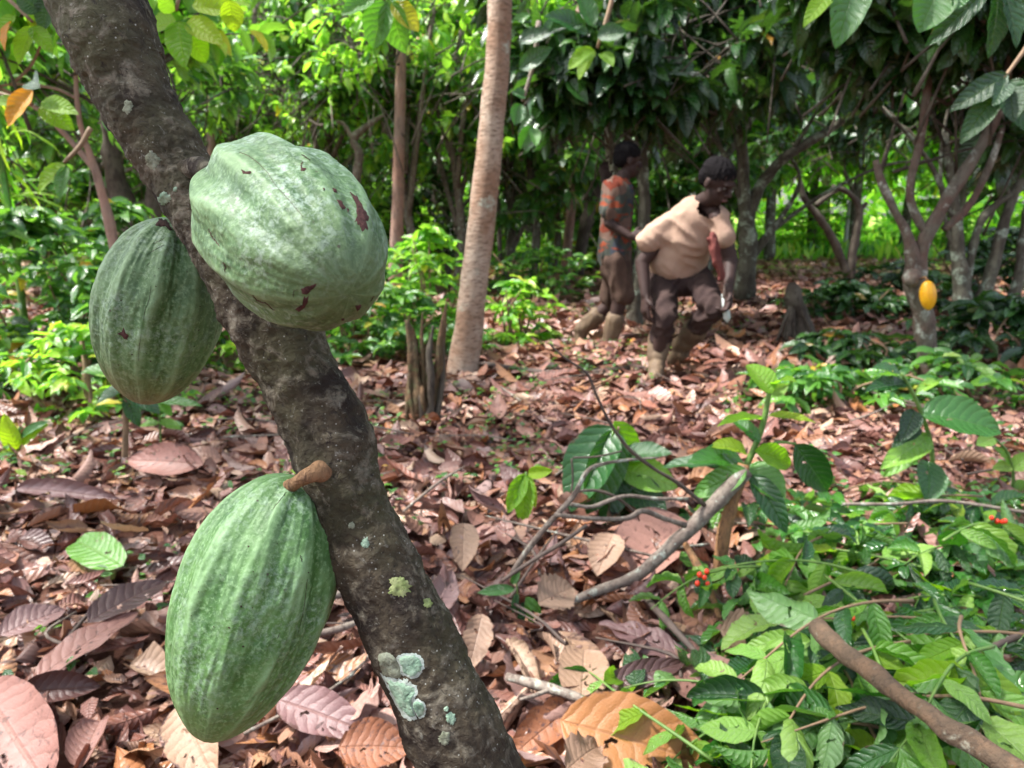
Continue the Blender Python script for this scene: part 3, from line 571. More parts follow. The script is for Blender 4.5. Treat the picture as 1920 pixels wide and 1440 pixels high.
# young coffee sapling shooting from a broken stub
yb = 1.72; sl_ = G(1345, 1105); sap = empty('coffee_sapling', sl_, 'young sapling with bright yellow green shoots growing from a broken brown stub', 'sapling')
stem_px([(1345, 1120, sl_.y-.05, 30), (1355, 1010, sl_.y-.05, 27), (1374, 940, sl_.y-.04, 26), (1394, 870, sl_.y-.02, 24)], 'stub', M['wood_tan'], sap, sl_, 14, .2)
ys_ = sl_.y
stem_px([(1390, 890, ys_, 16), (1410, 850, ys_, 13), (1432, 790, ys_, 12), (1442, 735, ys_, 10), (1446, 722, ys_, 8)], 'stem', M['stem_green'], sap, sl_)
for b, t, w, m, up in [((1446, 738), (1400, 684), 50, 'green_bright', (.2, -1, .3)), ((1444, 732), (1494, 716), 26, 'green_bright', (0, -1, .6)), ((1445, 738), (1478, 722), 24, 'green_pale', (0, -1, .4)),
    ((1434, 785), (1345, 800), 34, 'green_bright', (0, -.3, 1)), ((1440, 780), (1529, 792), 26, 'green_bright', (0, -.3, 1)), ((1425, 830), (1362, 782), 34, 'green_glossy', (.3, -.8, .6)),
    ((1396, 868), (1288, 868), 60, 'green_glossy', (0, -.7, 1)), ((1392, 876), (1238, 878), 46, 'green_glossy', (0, -.5, 1)), ((1415, 845), (1482, 872), 50, 'green_bright', (-.2, -.9, .6)),
    ((1404, 872), (1470, 945), 66, 'green_glossy', (.1, -.9, .6)), ((1490, 832), (1552, 922), 66, 'green_glossy', (-.3, -1, .5)), ((1400, 880), (1300, 930), 55, 'green_glossy', (0, -.9, .6)),
    ((1410, 890), (1475, 1000), 50, 'green_glossy', (0, -1, .4)), ((1400, 850), (1330, 838), 40, 'green_bright', (0, -.6, 1))]:
    leaf_px(sap, sl_, (*b, ys_+random.uniform(-.06, .05)), (*t, ys_+random.uniform(-.12, .06)), w, m, up, droop=random.uniform(.3, .8))
stem_px([(1412, 850, ys_, 7), (1455, 830, ys_, 6), (1492, 832, ys_, 5)], 'stem', M['stem_green'], sap, sl_)
# standing big dark leaves left of it
q = G(1140, 985); w2 = q.y; cs = empty('cacao_seedling', q, 'low clump of broad dark green leaves standing behind the thin grey twigs', 'seedling')
stem_px([(1140, 990, w2, 10), (1150, 900, w2, 8), (1155, 830, w2, 7), (1160, 800, w2, 5)], 'stem', M['stem_brown'], cs, q)
for b, t, w, m, up in [((1150, 800), (1070, 960), 110, 'green_glossy', (-.5, -.8, .4)), ((1155, 805), (1100, 965), 80, 'cacao', (.2, -1, .3)), ((1150, 790), (1188, 890), 62, 'green_bright', (.5, -.9, .3)), ((1160, 880), (1130, 985), 60, 'green_glossy', (.2, -1, .3)),
    ((1160, 860), (1260, 850), 50, 'green_glossy', (0, -.6, 1)), ((1165, 880), (1270, 915), 70, 'green_pale', (0, -.8, .7)), ((1165, 905), (1250, 960), 70, 'green_glossy', (0, -.9, .7)), ((1165, 870), (1220, 835), 46, 'green_bright', (0, -.8, .7)), ((1160, 900), (1190, 1000), 60, 'cacao', (0, -.9, .4))]:
    leaf_px(cs, q, (*b, w2), (*t, w2+random.uniform(-.1, .05)), w, m, up)
q = G(985, 1010); w2 = q.y; cs = empty('seedling', q, 'small seedling with three drooping yellow green leaves on bare litter', 'seedling')
stem_px([(985, 1015, w2, 4), (988, 950, w2, 4), (986, 885, w2, 4)], 'stem', M['stem_green'], cs, q)
for b, t, w, m in [((984, 888), (952, 962), 36, 'green_bright'), ((986, 888), (980, 985), 42, 'green_bright'), ((990, 888), (1036, 882), 26, 'green_bright'), ((988, 890), (1004, 952), 22, 'green_bright')]:
    leaf_px(cs, q, (*b, w2), (*t, w2-.03), w, m, (0, -1, .4), droop=.3)
q = G(985, 1200); w2 = q.y; cs = empty('seedling', q, 'little dark green seedling with narrow leaves among brown litter beside the trunk', 'seedling')
stem_px([(975, 1205, w2, 3), (972, 1140, w2, 3), (968, 1085, w2, 3)], 'stem', M['stem_green'], cs, q)
for b, t, w, m in [((965, 1105), (895, 1112), 24, 'green_glossy'), ((970, 1110), (962, 1150), 15, 'green_glossy'), ((985, 1120), (1015, 1150), 20, 'green_glossy'), ((980, 1130), (975, 1190), 16, 'green_glossy'), ((960, 1095), (975, 1070), 16, 'mid_green'), ((985, 1125), (1000, 1180), 14, 'green_glossy')]:
    leaf_px(cs, q, (*b, w2), (*t, w2), w, m, (0, -.8, .7))
# right plant with a large glossy leaf
q = G(1752, 1000); w2 = q.y; cs = empty('coffee_plant', q, 'coffee plant at the right with one large flat glossy leaf beside its green stem', 'plant')
stem_px([(1755, 1000, w2, 10), (1750, 900, w2, 9), (1745, 830, w2, 9), (1722, 760, w2, 8), (1705, 725, w2, 7), (1690, 700, w2, 6)], 'stem', M['stem_green'], cs, q)
for b, t, w, m, up in [((1725, 775), (1878, 812), 88, 'green_glossy', (-.1, -.75, 1)), ((1690, 705), (1636, 690), 36, 'green_glossy', (0, -.6, 1)), ((1700, 720), (1622, 735), 40, 'green_glossy', (0, -.6, 1)),
    ((1742, 822), (1650, 880), 52, 'green_pale', (0, -.8, .8)), ((1742, 812), (1655, 895), 40, 'green_pale', (0, -.8, .4)), ((1740, 865), (1738, 945), 62, 'green_glossy', (0, -1, .4)), ((1715, 770), (1690, 830), 40, 'cacao', (-.3, -.9, .4)), ((1722, 800), (1672, 840), 34, 'cacao', (0, -.7, .8))]:
    leaf_px(cs, q, (*b, w2), (*t, w2-random.uniform(0, .12)), w, m, up)
q = G(1885, 960); w2 = q.y+.05; cs = empty('coffee_plant', q, 'small shoot with round pale leaves at the right edge below the large glossy leaf', 'plant')
stem_px([(1885, 965, w2, 6), (1900, 900, w2, 6), (1890, 850, w2, 5), (1865, 822, w2, 4)], 'stem', M['stem_green'], cs, q)
for b, t, w, m in [((1865, 822), (1830, 835), 30, 'green_pale'), ((1893, 870), (1862, 838), 26, 'green_pale'), ((1897, 875), (1860, 880), 26, 'green_pale'), ((1897, 880), (1935, 850), 34, 'green_pale'), ((1895, 910), (1935, 930), 36, 'green_pale')]:
    leaf_px(cs, q, (*b, w2), (*t, w2), w, m, (0, -.8, .8))
# slim stake and plants at left
q = G(233, 890); w2 = q.y; cs = empty('seedling', q, 'slim brown seedling stem standing under the left green pod', 'seedling')
stem_px([(233, 893, w2, 13), (235, 820, w2, 12), (236, 740, w2, 11), (232, 690, w2, 9)], 'stem', M['stem_brown'], cs, q)
for b, t, w in [((233, 735), (300, 775), 40), ((234, 730), (180, 760), 40), ((233, 700), (150, 700), 40), ((236, 740), (262, 800), 30)]:
    leaf_px(cs, q, (*b, w2), (*t, w2), w, 'green_glossy', (0, -.6, 1))
q = G(300, 872); w2 = q.y; cs = empty('seedling', q, 'thin seedling with small pale leaves just right of the slim brown stem', 'seedling')
stem_px([(303, 875, w2, 4), (300, 800, w2, 4), (296, 752, w2, 3)], 'stem', M['stem_green'], cs, q)
for b, t, w in [((297, 752), (322, 780), 20), ((297, 754), (380, 762), 22), ((298, 795), (262, 800), 20), ((298, 790), (340, 805), 22), ((297, 752), (255, 765), 22)]:
    leaf_px(cs, q, (*b, w2), (*t, w2), w, 'mid_green', (0, -.6, 1))
q = G(45, 880); w2 = q.y; cs = empty('seedling', q, 'seedling with long arching yellow green leaves at the left edge', 'seedling')
stem_px([(40, 885, w2, 5), (38, 830, w2, 5), (36, 800, w2, 4)], 'stem', M['stem_green'], cs, q)
for b, t, w, m in [((36, 850), (8, 775), 36, 'green_bright'), ((38, 855), (98, 892), 30, 'green_bright'), ((40, 840), (92, 795), 24, 'green_bright'), ((38, 820), (95, 790), 22, 'green_glossy'), ((38, 850), (-20, 870), 30, 'green_bright')]:
    leaf_px(cs, q, (*b, w2), (*t, w2), w, m, (0, -.7, .8))
# ------------------------------------------------------------------ fallen grey branch and twigs
q = G(1060, 1135, .03); fb = empty('fallen_branch', q, 'grey lichen marked fallen branch with thin twigs propped on the broken stub', 'branch')
yA, yB = G(1060, 1135, .07).y, ys_-.04
def yi(px): return yA+(yB-yA)*(px-1060)/340
br = [(1055, 1135, 14), (1120, 1108, 20), (1190, 1082, 24), (1240, 1040, 26), (1300, 985, 30), (1350, 935, 31), (1398, 882, 33)]
stem_px([(x, y, yi(x), w) for x, y, w in br], 'limb', M['twig_grey'], fb, q, 16, .12)
drape_src = None
tw = [([(1322, 948, 9), (1270, 905, 8), (1228, 880, 7), (1180, 842, 7), (1145, 795, 6), (1118, 740, 6), (1100, 700, 5), (1060, 672, 4), (1030, 645, 3)], 'twig_dark', .0),
      ([(1285, 985, 12), (1245, 972, 11), (1205, 958, 12), (1175, 972, 10), (1110, 972, 9), (1040, 965, 8)], 'twig_grey', -.02),
      ([(1290, 935, 6), (1230, 935, 7), (1170, 930, 8), (1110, 950, 8), (1070, 945, 8)], 'twig_grey', .02),
      ([(1235, 858, 4), (1180, 862, 6), (1130, 870, 8), (1100, 885, 9), (1075, 930, 11), (1035, 975, 12), (990, 1030, 12), (960, 1075, 12)], 'twig_grey', .0),
      ([(1195, 965, 5), (1160, 935, 6), (1120, 920, 6), (1075, 922, 6)], 'twig_dark', .04), ([(1165, 846, 4), (1120, 856, 4), (1075, 858, 4)], 'twig_dark', .0), ([(1072, 860, 4), (1074, 900, 4), (1070, 925, 4)], 'twig_dark', 0.),
      ([(1100, 985, 8), (1050, 1020, 9), (1000, 1050, 9), (940, 1090, 8)], 'twig_dark', -.04), ([(1215, 1060, 7), (1260, 1030, 6), (1330, 1020, 5)], 'twig_grey', .03)]
for k, (l, m, dy) in enumerate(tw): stem_px([(x, y, yi(max(x, 1040))+dy, w) for x, y, w in l], 'twig', M[m], fb, q, 8, .15, k)
l_, n_ = P(1260, 1022, 1), 0
pp_ = PY(1262, 1024, yi(1262)-.016); V = [pp_]; 
for r_, h in ((.6, .001), (1., 0)):
    for a in np.linspace(0, 2*PI, 17)[:-1]: V.append(pp_+(Vector((.62, .0, .6))*math.cos(a)*.016+Vector((.5, -.2, -.5))*math.sin(a)*.009)*r_+Vector((0, .004*r_**2, 0)))
mobj('lichen_patch', (V, [(0, 1+j, 1+(j+1) % 16) for j in range(16)]+[(1+j, 17+j, 17+(j+1) % 16, 1+(j+1) % 16) for j in range(16)]), M['lichen_rim'], fb, q)
def ground_stick(lst, label, mat, name='fallen_stick', z=.08, seg=8, rough=.15, seed=0, cat='stick', subs=()):
    q = G(lst[0][0], lst[0][1], lst[0][3] if len(lst[0]) > 3 else z); e = empty(name, q, label, cat) if subs else None
    def mk(l):
        pts = [G(a[0], a[1], a[3] if len(a) > 3 else z) for a in l]; rad = [a[2]*.5/F*(p-CAM).dot(FW) for a, p in zip(l, pts)]
        return tube(pts, rad, None, seg, rough, seed, 25)
    if e is None: return tag(mobj(name, mk(lst), mat, None), label, cat)
    mobj('shaft', mk(lst), mat, e, q)
    for s_ in subs: mobj('twig', mk(s_), mat, e, q)
    return e
ground_stick([(950, 1268, 14), (1010, 1285, 20), (1060, 1300, 19), (1110, 1318, 17), (1165, 1330, 15)], 'short forked brown stick in front of the blunt pale tan leaf', M['twig_grey'], z=.11, subs=[[(1040, 1290, 9), (1000, 1305, 8), (975, 1312, 6)]])
ground_stick([(1535, 1180, 34, .29), (1600, 1238, 38, .31), (1680, 1295, 40, .33), (1760, 1355, 44, .35), (1840, 1400, 44, .35), (1960, 1480, 46, .35)], 'thick tan stick with a pale cut end lying across the green cut branches', M['stick_bark'], z=.17, seg=20, rough=.34, seed=5)
ground_stick([(1925, 1185, 12, .2), (1800, 1240, 11, .2), (1700, 1290, 9, .2), (1620, 1340, 7, .2)], 'thin dark twig crossing the thick tan stick', M['twig_dark'], z=.2)
ground_stick([(1690, 1395, 13, .17), (1560, 1385, 13, .17), (1450, 1370, 10, .16), (1960, 1430, 14, .17)][:3], 'smooth yellow green cut stem beneath the thick tan stick', M['stem_green'], z=.17)
ground_stick([(1580, 945, 7, .2), (1680, 945, 7, .2), (1780, 940, 7, .2), (1950, 965, 7, .2)], 'long thin grey twig stretched over the right foliage', M['twig_grey'], z=.2)
ground_stick([(1210, 1120, 12, .1), (1260, 1175, 14, .12), (1320, 1240, 10, .1)], 'dark stick under the lower end of the fallen branch', M['twig_dark'])
ground_stick([(1285, 1020, 12, .18), (1310, 1065, 16, .15), (1335, 1120, 14, .1), (1350, 1160, 10, .08)], 'splintered orange brown strip of wood leaning on the stub', M['wood_tan'])
ground_stick([(590, 1130, 16, .1), (660, 1105, 14, .1), (700, 1085, 12, .1)], 'dark stick between the lowest pod and the leaning trunk', M['twig_grey'])
ground_stick([(590, 1190, 15, .1), (650, 1175, 14, .1), (700, 1150, 12, .1)], 'second grey stick just below the dark stick behind the trunk', M['twig_grey'])
ground_stick([(800, 665, 9, .05), (1040, 700, 12, .05), (1180, 690, 10, .05)], 'slender stick lying on the litter behind the pale tall trunk', M['twig_dark'])
for k in range(46):
    y = random.uniform(1.1, 5); x = random.uniform(-.7, .7)*y; a = random.uniform(0, PI); L = random.uniform(.12, .5); z = gz(x, y)+.07
    p0 = Vector((x, y, z)); p2 = p0+Vector((math.cos(a), math.sin(a), random.uniform(-.02, .08)))*L; p1 = (p0+p2)/2+Vector((random.gauss(0, .03), random.gauss(0, .03), .01))
    o = mobj('twig', tube([p0, p1, p2], [random.uniform(.002, .005)]*2+[.0015], 9, 6, .2, k, 25), M['twig_dark' if k % 2 else 'twig_grey'])
    tag(o, '%s thin twig lying loose on the fallen leaves' % ('dark' if k % 2 else 'grey'), 'twig', '%s loose twigs on the litter' % ('dark' if k % 2 else 'grey'))
# ------------------------------------------------------------------ cut green branches heaped at the lower right
gl_meshes = {m: [mesh_np('leaf', *(lambda t: (t[0], t[1], M[m], t[2]))(leaf_np(14, 8, w=.33+.05*(i % 3), fold=(.2, .5, -.25, .1)[i % 4], droop=(.5, 1.0, .2, 1.5, -.3)[i % 5], wave=(.02, .035, .015)[i % 3], curl=(.6, 1.3, .2, -.8)[i % 4], seed=300+i, twist=(.3, -.4, 0, .9)[i % 4], ragged=(.04, .12)[i % 2]))) for i in range(7)] for m in ('green_glossy', 'green_pale', 'cacao', 'green_bright')}
def cut_branch(p, dirv, L, nleaf, lsz, mats, label, group=None, berries=0, rise=.02, sag=.30):
    e = empty('leafy_branch', p, label, 'branch', group); d = Vector(dirv).normalized(); pts = []
    side = d.cross(Vector((0, 0, 1))).normalized()
    for i in range(6):
        t = i/5; pts.append(Vector(p)+d*L*t+Vector((0, 0, rise*math.sin(PI*t*.8)-sag*L*t*t*.5))+side*.06*math.sin(t*4+p[0]*9)*L)
    mobj('stem', tube(pts, [.0034, .003, .0026, .0022, .0018, .001], 18, 7, .1, 1, 30), M['stem_green' if random.random() < .6 else 'stem_brown'], e, p)
    for k in range(nleaf):
        t = .12+.88*(k//2+.5)/(nleaf/2); i = min(int(t*5), 4); q = pts[i].lerp(pts[i+1], min(1, t*5-i)); sd = side*(1 if k % 2 else -1)
        dd = sd*random.uniform(.5, 1.1)+d*random.uniform(.1, .8)+Vector((0, 0, random.uniform(-.9, .1))); m = random.choice(mats)
        up = Vector((random.gauss(0, .4), random.gauss(-.35, .4), 1.0))
        if random.random() < .22: up.z *= -1
        s_ = lsz*random.uniform(.6, 1.25)
        place('leaf', random.choice(gl_meshes[m]), q, dd, up, s_, s_*random.uniform(.85, 1.3), e, p)
    for k in range(berries):
        c = pts[3]+Vector((random.gauss(0, .010), random.gauss(-.012, .008), random.gauss(.004, .009))); bm = berry_bm()
        obj('berry', bm, e, Matrix.Translation(c-Vector(p)) @ Matrix.Scale(random.uniform(.8, 1.1), 4))
    return e
_b = []
def berry_bm():
    if not _b:
        V = []; n = 10
        for i in range(9):
            a = PI*i/8
            for j in range(n): V.append((.0062*math.sin(a)*math.cos(2*PI*j/n), .0062*math.sin(a)*math.sin(2*PI*j/n), -.007*math.cos(a)+(.0012 if i == 8 else 0)))
        _b.append(mesh_np('berry', V, [(i*n+j, i*n+(j+1) % n, (i+1)*n+(j+1) % n, (i+1)*n+j) for i in range(8) for j in range(n)], M['berry']))
    return _b[0]
M['berry'] = plain_mat('berry', (.55, .02, .01), (.7, .06, .02), 60, .25)
k = 0
def brn(px, py, z, ang, L, nl, ls, mats, label, berries=0, group=None, **kw):
    p = G(px, py, z); a = R(ang); cut_branch(p, (math.cos(a), math.sin(a), kw.pop('dz', .0)), L, nl, ls, mats, label, group, berries, **kw)
GG, GP, CA, GB = 'green_glossy', 'green_pale', 'cacao', 'green_bright'
brn(1470, 1060, .16, 200, .35, 10, .115, [GG, GP], 'leafy cut branch with a cluster of red berries hanging right of the sapling', 6)
brn(1850, 1190, .18, 160, .40, 12, .12, [GP, GG], 'leafy cut branch at the right edge with two red berries near its tip', 3)
brn(1760, 1010, .22, 20, .35, 12, .12, [GP, GP, GG], 'leafy cut branch with pale undersides and red berries below the right plant', 4)
brn(1520, 1165, .22, 240, .42, 12, .115, [GP, GG, GP], 'wilted branch with pale green leaves hanging before the cut end of the tan stick')
brn(1700, 1200, .24, 215, .40, 12, .12, [GP, GB], 'wilted branch with wavy lime green leaves draped over the thick tan stick')
brn(1330, 1430, .12, 120, .35, 10, .10, [GP, GB, GG], 'torn lime green leafy branch at the bottom edge right of the large orange tan leaf')
brn(1830, 1090, .24, -70, .35, 14, .12, [GG, CA], 'dark green ribbed leaf spray hanging down near the right edge')
spots = [(1520, 1120, .15, 30), (1620, 1080, .18, 170), (1560, 1230, .12, 320), (1780, 1130, .2, 250), (1880, 1260, .18, 190), (1880, 1330, .14, 110), (1760, 1290, .1, 80), (1660, 1350, .12, 200), (1540, 1330, .12, 150), (1480, 1400, .10, 10), (1600, 1420, .1, 60),
         (1800, 1400, .1, 160), (1700, 980, .12, 200), (1640, 1150, .1, 0), (1860, 1010, .16, 210), (1460, 1230, .08, 60), (1420, 1130, .08, 20), (1560, 1010, .14, 220), (1900, 1120, .1, 180), (1440, 980, .1, 320), (1740, 1070, .12, 130),
         (1660, 1240, .16, 280), (1500, 1290, .1, 200), (1420, 1350, .08, 100), (1920, 1420, .1, 150), (1350, 1190, .05, 20), (1840, 930, .14, 200), (1580, 920, .1, 10), (1500, 960, .1, 180), (1940, 1200, .2, 170), (1900, 950, .1, 190), (1600, 1180, .24, 260), (1720, 1130, .26, 200), (1820, 1160, .26, 240), (1880, 1220, .27, 200), (1640, 1400, .2, 230), (1780, 1420, .18, 200), (1460, 1340, .15, 260), (1540, 1080, .2, 290), (1850, 1440, .2, 150), (1950, 1340, .25, 180), (1700, 1440, .2, 100), (1410, 1420, .14, 300)]
for px, py, z, a in spots:
    pale = px > 1480 and random.random() < .45
    brn(px, py, z, a+random.uniform(-15, 15), random.uniform(.28, .45), random.choice([10, 12, 14]), .115*random.uniform(.85, 1.15), [GP, GP, GG, GB] if pale else [GG, GG, CA, GP], '%s leafy branch lying in the heap of cut branches at the lower right' % ('pale green' if pale else 'dark glossy green'), 0, '%s cut leafy branches heaped on the ground' % ('pale' if pale else 'dark'))
# leaves pressed beneath the heap
n = 1100; px = RNG.uniform(1380, 1960, n); py = RNG.uniform(900, 1480, n)
ok = (px-1380)/560+(py-900)/900 > .22; px, py = px[ok], py[ok]; n = len(px)
pos = np.array([G(a, b, .02+.12*random.random()) for a, b in zip(px, py)]); D, N = flat_dirs(n, .5)
HT = [leaf_np(10, 6, w=.42, fold=(.2, .5, -.2)[i % 3], droop=(.4, .9)[i % 2], wave=.03, curl=.7, seed=i+60, twist=.2) for i in range(6)]
v, f, u = cloud(HT, pos, D, N, .05+RNG.random(n)*.075)
tag(obj('leaf_heap', mesh_np('leaf_heap', v, f, M['green_glossy'], u)), 'layer of smaller green leaves pressed under the cut branches', 'green leaves', kind='stuff')
# ------------------------------------------------------------------ shrubs
FT = [leaf_np(4, 2, w=.42+.04*(i % 2), fold=(.35, .15)[i % 2], droop=(.6, 1.1, .3)[i % 3], wave=.02, seed=i+200) for i in range(5)]
FTs = [leaf_np(6, 4, w=.40, fold=(.35, .15)[i % 2], droop=(.7, 1.1, .3)[i % 3], wave=.03, curl=.4, seed=i+220) for i in range(5)]
def shrub_mesh(rx, ry, h, twigs, lsz, mat, per=7, T=FT, low=0.):
    cs = []; Ds = []
    for _ in range(twigs):
        a = random.random()*2*PI; e = random.random()**.6; z = low+(h-low)*random.random(); k = math.sin(PI*min(1, .25+z/h*.75))**.6
        c = Vector((rx*math.cos(a)*e*k, ry*math.sin(a)*e*k, z)); out = Vector((math.cos(a)*.8, math.sin(a)*.8, random.uniform(-.2, .7))).normalized()
        for j in range(per):
            b = j*2.4+a; side = Vector((math.cos(b), math.sin(b), random.uniform(-.5, .2)))
            cs.append(c+out*(.35*lsz*(j-per/2)/per*2)); Ds.append(out*.5+side)
    n = len(cs); N = np.stack([RNG.normal(0, .45, n), RNG.normal(-.15, .45, n), np.ones(n)], -1)
    v, f, u = cloud(T, np.array(cs), np.array(Ds), N, lsz*(.6+.6*RNG.random(n))); return mesh_np('foliage', v, f, M[mat], u)
def stems_vf(rx, ry, h, n, r=.012):
    parts = []
    for i in range(n):
        a = random.random()*6.28; e = random.random()*.8; b = Vector((rx*.25*math.cos(a), ry*.25*math.sin(a), -.05)); t = Vector((rx*e*math.cos(a), ry*e*math.sin(a), h*random.uniform(.6, .95)))
        parts.append(tube([b, (b+t)/2+Vector((random.gauss(0, .05), random.gauss(0, .05), .05)), t], [r, r*.7, r*.3], 8, 6, .1, i))
    return join(parts)
def shrub(px, Y, rx, ry, h, twigs, lsz, mat, label, group=None, T=FT, name='shrub', low=0., per=7, zoff=0):
    x = PY(px, 400, Y).x; e = empty(name, (x, Y, zoff), label, 'shrub', group)
    obj('foliage', shrub_mesh(rx, ry, h, twigs, lsz, mat, T=T, low=low, per=per), e); obj('stem', mesh_np('stem', *stems_vf(rx, ry, h, 7), M['stem_brown']), e); return e
shrub(40, 4.0, .85, .5, .95, 150, .14, 'mid_green', 'dense glossy green bush at the left edge behind the fallen leaves', T=FTs)
shrub(215, 4.6, .7, .5, 1.0, 130, .13, 'mid_green', 'glossy green bush just behind the left green pod', T=FTs)
shrub(120, 3.4, .5, .3, .45, 60, .10, 'light_green', 'low light green bush in front of the dense left bushes', T=FTs)
shrub(400, 4.6, .5, .4, .5, 70, .10, 'light_green', 'low light green bush seen behind the leaning trunk', T=FTs)
shrub(700, 4.9, .75, .4, .5, 110, .12, 'mid_green', 'low glossy bush to the left of the splintered stump', T=FTs)
shrub(795, 5.4, .36, .35, .85, 60, .14, 'light_green', 'upright yellow green bush left of the pale tall trunk', T=FTs)
shrub(655, 5.6, .5, .4, .8, 80, .13, 'mid_green', 'bush beneath the largest green pod', T=FTs)
shrub(965, 5.6, .36, .3, .45, 40, .12, 'light_green', 'small light green bush right of the pale tall trunk', T=FTs)
shrub(1010, 8.5, .9, .5, .6, 90, .13, 'mid_green', 'low bush in the distance between the pale trunk and the workers')
shrub(1610, 4.6, .5, .4, .22, 36, .14, 'cacao', 'low dark green plants left of the tree with the yellow pod', T=FTs)
shrub(1840, 3.7, .55, .45, .24, 42, .14, 'mid_green', 'low green plants in front of the tree with the yellow pod', T=FTs)
shrub(1560, 3.6, .35, .3, .22, 36, .12, 'mid_green', 'little clump of green leaves on the litter left of the yellow pod tree', T=FTs)
shrub(1930, 4.8, .6, .5, .4, 60, .18, 'cacao', 'dark green plants by the right edge behind the yellow pod tree', T=FTs)
shrub(1590, 6.8, .6, .4, .32, 60, .14, 'cacao', 'dark bush on the ground in front of the sunny clearing')
shrub(1720, 7.2, .8, .5, .5, 90, .15, 'cacao', 'dark bush behind the tree with the yellow pod')
shrub(1900, 7.4, 1.0, .5, .8, 110, .16, 'cacao', 'dark bush behind the many stemmed tree at the right')
shrub(20, 8, 1.0, .8, 1.8, 160, .16, 'light_green', 'tall yellow green bush at the far left')
# grass like canes at far left
q = PY(15, 400, 4.6); e = empty('cane', (q.x, 4.6, 0), 'tall straight yellow green cane rising at the left edge', 'cane')
mobj('stem', tube([(q.x, 4.6, -.05), (q.x+.01, 4.6, .8), (q.x, 4.6, 1.35), (q.x-.02, 4.6, 2.2)], [.022, .022, .02, .012], 16, 10), M['stem_green'], e, (q.x, 4.6, 0))
cb = []; cd = []
for i in range(60):
    cb.append((q.x+random.gauss(0, .03), 4.6, random.uniform(1.0, 2.1))); cd.append((random.gauss(0, 1), random.gauss(0, .6), random.uniform(-1.6, .4)))
v, f, u = cloud([leaf_np(6, 2, w=.07, fold=.3, droop=1.2, seed=4)], np.array(cb), np.array(cd), np.tile([0, -.5, 1.], (60, 1)), .35)
obj('foliage', mesh_np('foliage', local(v, (q.x, 4.6, 0)), f, M['light_green'], u), e)
# ------------------------------------------------------------------ trees
def crown_mesh(blobs, lsz, mat, loc, T=FT, per=7, flat=.0, hang=.5, wsc=1., noisy=.0):
    """blobs: (x,y,z,rx,ry,rz,twigs): twigs of leaves spread through each volume, thinned so gaps show"""
    cs = []; Ds = []; cx = []
    for x, y, z, rx, ry, rz, tw in blobs:
        m = 0; tries = 0
        while m < tw and tries < tw*8:
            tries += 1
            v = Vector((random.gauss(0, 1), random.gauss(0, 1), random.gauss(0, 1))).normalized()*random.random()**.42
            c = Vector((x+v.x*rx, y+v.y*ry, z+v.z*rz))
            if noise.noise(c*1.9) < noisy: continue
            m += 1; out = Vector((v.x+random.gauss(0, .5), v.y+random.gauss(0, .5), random.gauss(0, .35))).normalized(); cx.append((c, out))
            for j in range(per):
                b = j*2.4+m; u1 = out.orthogonal().normalized(); u2 = out.cross(u1); side = u1*math.cos(b)+u2*math.sin(b)
                cs.append(c+out*lsz*.9*(j-per/2)/per); Ds.append(out*.6+side*.8+Vector((0, 0, -hang)))
    n = len(cs); N = np.stack([RNG.normal(0, .4, n), RNG.normal(-.1, .4, n), np.ones(n)], -1)
    v, f, u = cloud(T, local(np.array(cs), loc), np.array(Ds), N, lsz*(.6+.65*RNG.random(n)), .8+.4*RNG.random(n)); return mesh_np('crown', v, f, M[mat], u), cx
def twigs_vf(cx, step, L, r, loc):
    parts = []
    for i, (c, o) in enumerate(cx[::step]):
        l = L*random.uniform(.7, 2.); a = c-o*l+Vector((0, 0, -l*.35)); parts.append(tube([a, (a+c)/2+Vector((random.gauss(0, .07), random.gauss(0, .07), .06)), c+o*.12], [r*random.uniform(.7, 1.5), r*.7, r*.3], 7, 5))
    V, Fc = join(parts); return local(V, loc), Fc
cm, cx = crown_mesh([(-1.5, .7, 3.3, 1.5, 1.3, .6, 56), (-.3, 1.7, 3.8, 1.4, 1.2, .5, 50), (-2.6, 2.6, 3.7, 1.5, 1.4, .6, 64), (-3.4, 4.6, 4.2, 1.4, 1.2, .6, 50), (.9, 3.1, 4.3, 1.3, 1.1, .5, 36)], .22, 'mid_green', tloc, FT, noisy=.05)  # unseen crown added above the view to dapple the sun and dim the sky
obj('crown', cm, tree0); V, Fc = twigs_vf(cx, 3, .6, .008, tloc); obj('branch', mesh_np('branch', V, Fc, M['bark_dark']), tree0)
lb_ = [tube([top_, (top_+Vector(e_))/2+Vector((0, 0, .25)), Vector(e_)], [.02, .016, .008], 14, 8, .1) for e_ in ((-1.5, .7, 3.3), (-.3, 1.7, 3.8), (-2.6, 2.6, 3.7), (-3.4, 4.6, 4.2), (.9, 3.1, 4.3))]
mobj('limb', join(lb_), M['bark_dark'], tree0, tloc)  # limbs carrying the added crown, likewise out of view
def tree(name, label, limbs, Y, mat, blobs, lsz, cmat, group=None, T=FT, rough=.12, extra=(), noisy=0., seg=12, twL=.5, per=7, hang=.5, cat='tree', ws=1.):
    base = PY(limbs[0][0][0], limbs[0][0][1], Y); loc = Vector((base.x, base.y, 0)); e = empty(name, loc, label, cat, group)
    parts = [limb(l, Y, seg, rough, i, ws=ws) for i, l in enumerate(limbs)]+[tube(p, r, None, seg, rough) for p, r in extra]
    mobj('trunk', join(parts), mat, e, loc)
    if blobs:
        cm, cx = crown_mesh(blobs, lsz, cmat, loc, T, noisy=noisy, per=per, hang=hang); obj('crown', cm, e)
        V, Fc = twigs_vf(cx, 2, twL, .008, loc); obj('branch', mesh_np('branch', V, Fc, M['bark_dark']), e)
    return e
def blob(px, py, Y, rx, ry, rz, n): p = PY(px, py, Y); return (p.x, p.y, p.z, rx, ry, rz, n)
